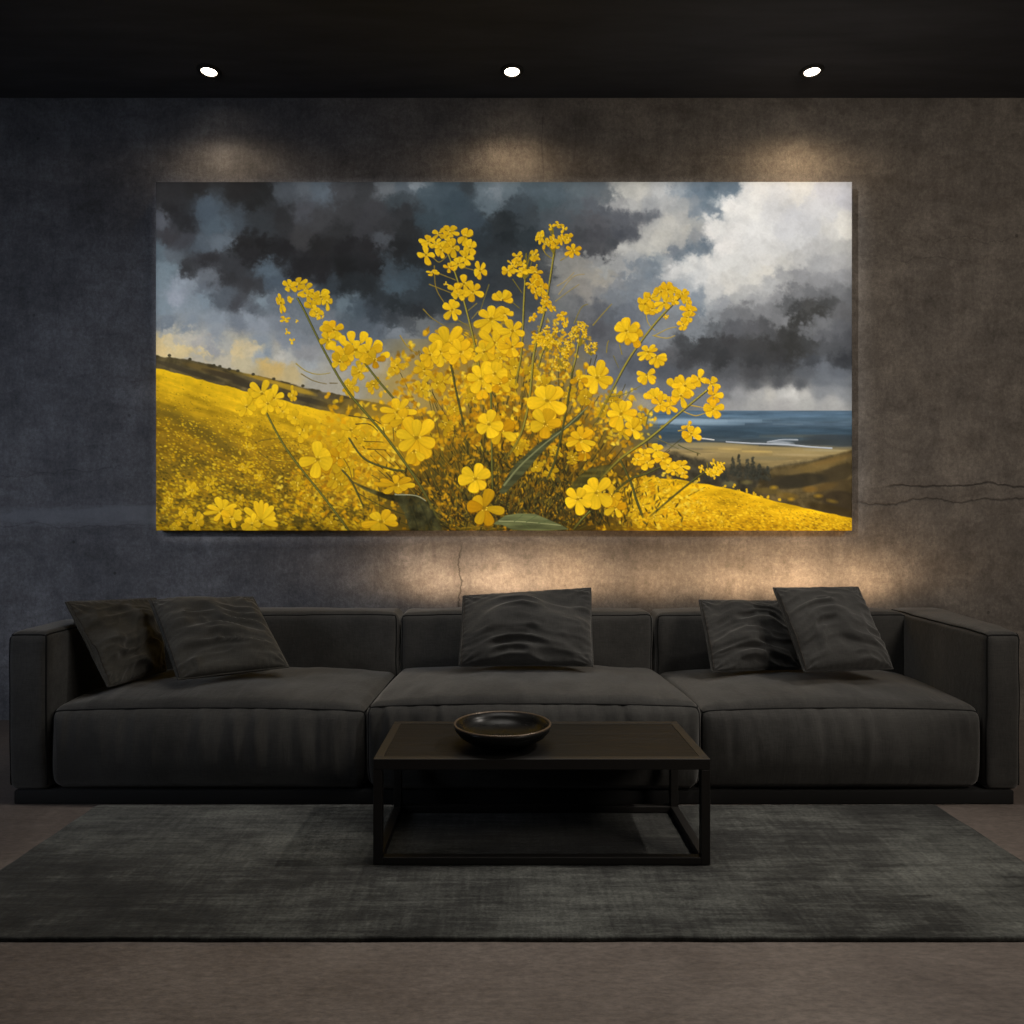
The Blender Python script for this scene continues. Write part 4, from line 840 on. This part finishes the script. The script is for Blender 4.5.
# ---------------------------------------------------------------- light
def lamp(kind, name, loc, energy, col, target=None, **kw):
    d = bpy.data.lights.new(name, kind); d.energy = energy; d.color = col
    for k, v in kw.items(): setattr(d, k, v)
    o = bpy.data.objects.new(name, d); o.location = loc
    if target is not None: o.rotation_euler = (Vector(target)-Vector(loc)).to_track_quat('-Z', 'Y').to_euler()
    return link(o)
WARM = (1, .74, .46); R_ = math.radians
def beam_lamp(name, x, y, z, energy, centre, width, side):
    """lamp with a shaped beam: strongest at an elevation (degrees, towards the wall), narrower or wider sideways"""
    o = lamp('SPOT', name, (x, y, z), energy, WARM if name == 'wall_washer' else (1, .68, .40), (x, y+math.cos(R_(centre)), z+math.sin(R_(centre))), spot_size=R_(150), spot_blend=.2, shadow_soft_size=.025)
    d = o.data; d.use_nodes = True; t = d.node_tree
    em = next(n for n in t.nodes if n.type == 'EMISSION')
    g = t.nodes.new('ShaderNodeNewGeometry'); sp = t.nodes.new('ShaderNodeSeparateXYZ'); t.links.new(g.outputs['Incoming'], sp.inputs[0])
    def mt(op, a, b=0.0):
        n = t.nodes.new('ShaderNodeMath'); n.operation = op
        for i, v in enumerate((a, b)):
            if isinstance(v, bpy.types.NodeSocket): t.links.new(v, n.inputs[i])
            else: n.inputs[i].default_value = v
        return n.outputs[0]
    X_, Y_, Z_ = sp.outputs
    a = mt('DIVIDE', mt('SUBTRACT', mt('ARCTAN2', Z_, Y_), R_(centre)), R_(width)); b = mt('DIVIDE', X_, side)
    k = mt('POWER', 2.718, mt('MULTIPLY', mt('ADD', mt('MULTIPLY', a, a), mt('MULTIPLY', b, b)), -1.0))
    t.links.new(k, em.inputs['Strength'])
def added_picture_spot(loc, energy, col, x0, x1, z0, z1, soft, yp):
    """added unseen spot that lights the picture: nodes cut the beam to the rectangle of the canvas and a narrow margin"""
    o = lamp('SPOT', 'added_picture_spot', loc, energy, col, ((x0+x1)/2, yp, (z0+z1)/2), spot_size=R_(110), spot_blend=.1, shadow_soft_size=.06)
    d = o.data; d.use_nodes = True; t = d.node_tree
    em = next(n for n in t.nodes if n.type == 'EMISSION')
    g = t.nodes.new('ShaderNodeNewGeometry'); sp = t.nodes.new('ShaderNodeSeparateXYZ'); t.links.new(g.outputs['Incoming'], sp.inputs[0])
    def mt(op, a, b=0.0, c=0.0):
        n = t.nodes.new('ShaderNodeMath'); n.operation = op
        for i, v in enumerate((a, b, c)):
            if isinstance(v, bpy.types.NodeSocket): t.links.new(v, n.inputs[i])
            else: n.inputs[i].default_value = v
        return n.outputs[0]
    def edge(v, lo, hi):
        n = t.nodes.new('ShaderNodeMapRange'); n.interpolation_type = 'SMOOTHSTEP'
        t.links.new(v, n.inputs[0]); n.inputs[1].default_value = lo; n.inputs[2].default_value = hi; return n.outputs[0]
    X_, Y_, Z_ = sp.outputs; D = yp-loc[1]
    run = mt('DIVIDE', D, mt('MAXIMUM', Y_, .01))
    x = mt('MULTIPLY_ADD', X_, run, loc[0]); z = mt('MULTIPLY_ADD', Z_, run, loc[2])
    k = mt('MULTIPLY', mt('MULTIPLY', edge(x, x0-soft, x0), edge(x, x1+soft, x1)), mt('MULTIPLY', edge(z, z0-soft, z0), edge(z, z1+soft*.4, z1)))
    even = mt('DIVIDE', mt('MULTIPLY', run, run), mt('MAXIMUM', Y_, .05))         # beam profile that keeps the far side as bright as the near one
    t.links.new(mt('MULTIPLY', k, mt('DIVIDE', even, D*D)), em.inputs['Strength'])
for px, e in ((209, 17), (512, 20), (812, 25)): beam_lamp('wall_washer', (px-VX)/201.9, 740/201.9, ZC-.012, e*1.05, -58, 11, .66)
added_picture_spot((-2.6, -.8, 3.2), 560, (1, .98, .95), -1.81, 1.795, 1.02, 2.81, .03, YW-.07)  # added to brighten the canvas, no fixture in the room
lamp('SPOT', 'room_downlight', (2.3, 2.25, 3.2), 225, (1, .93, .84), (.0, 2.15, 0), spot_size=R_(62), spot_blend=1.0, shadow_soft_size=.05)
lamp('AREA', 'overhead_fill', (.1, 2.3, 3.2), 16, (1, .95, .88), (.1, 2.31, 0), shape='RECTANGLE', size=1.6, size_y=.8, spread=R_(115))  # added soft fill from above for the sofa tops, no panel there
lamp('AREA', 'window_light', (-3.8, .8, 1.9), 9.5, (.80, .87, 1.0), (-1.8, 3.9, 1.1), shape='RECTANGLE', size=1.2, size_y=1.6, spread=R_(84))
lamp('AREA', 'room_fill', (2.6, .2, 2.7), 23, (1, .89, .77), (1.9, 3.9, 1.15), shape='DISK', size=1.2, spread=R_(100))  # added warm fill from the right for the wall, no fixture
for x, e in ((-.36, 20), (-.02, 34), (.32, 27), (.78, 14), (1.2, 24), (1.54, 34), (1.88, 20)): beam_lamp('added_wall_glow', x, YW-.22, .50, e, 52, 15, .75)  # lamps added out of sight behind the sofa to make the wall glow
wd = bpy.data.worlds.new('room_ambience'); bpy.context.scene.world = wd; wd.use_nodes = True
wd.node_tree.nodes['Background'].inputs[0].default_value = (.85, .92, 1, 1); wd.node_tree.nodes['Background'].inputs[1].default_value = .012
# ---------------------------------------------------------------- camera
cd = bpy.data.cameras.new('camera'); cd.sensor_fit = 'HORIZONTAL'; cd.sensor_width = 36; cd.lens = 36*FOC/1024; cd.clip_start = .05
cd.shift_x = (512-VX)/1024; cd.shift_y = (HY-512)/1024
cam = bpy.data.objects.new('camera', cd); cam.location = (0, 0, 1); cam.rotation_euler = (math.pi/2, 0, 0); link(cam)
sc = bpy.context.scene; sc.camera = cam
vs = sc.view_settings; vs.view_transform = 'Standard'; vs.look = 'None'; vs.exposure = 0; vs.gamma = 1; vs.use_curve_mapping = False
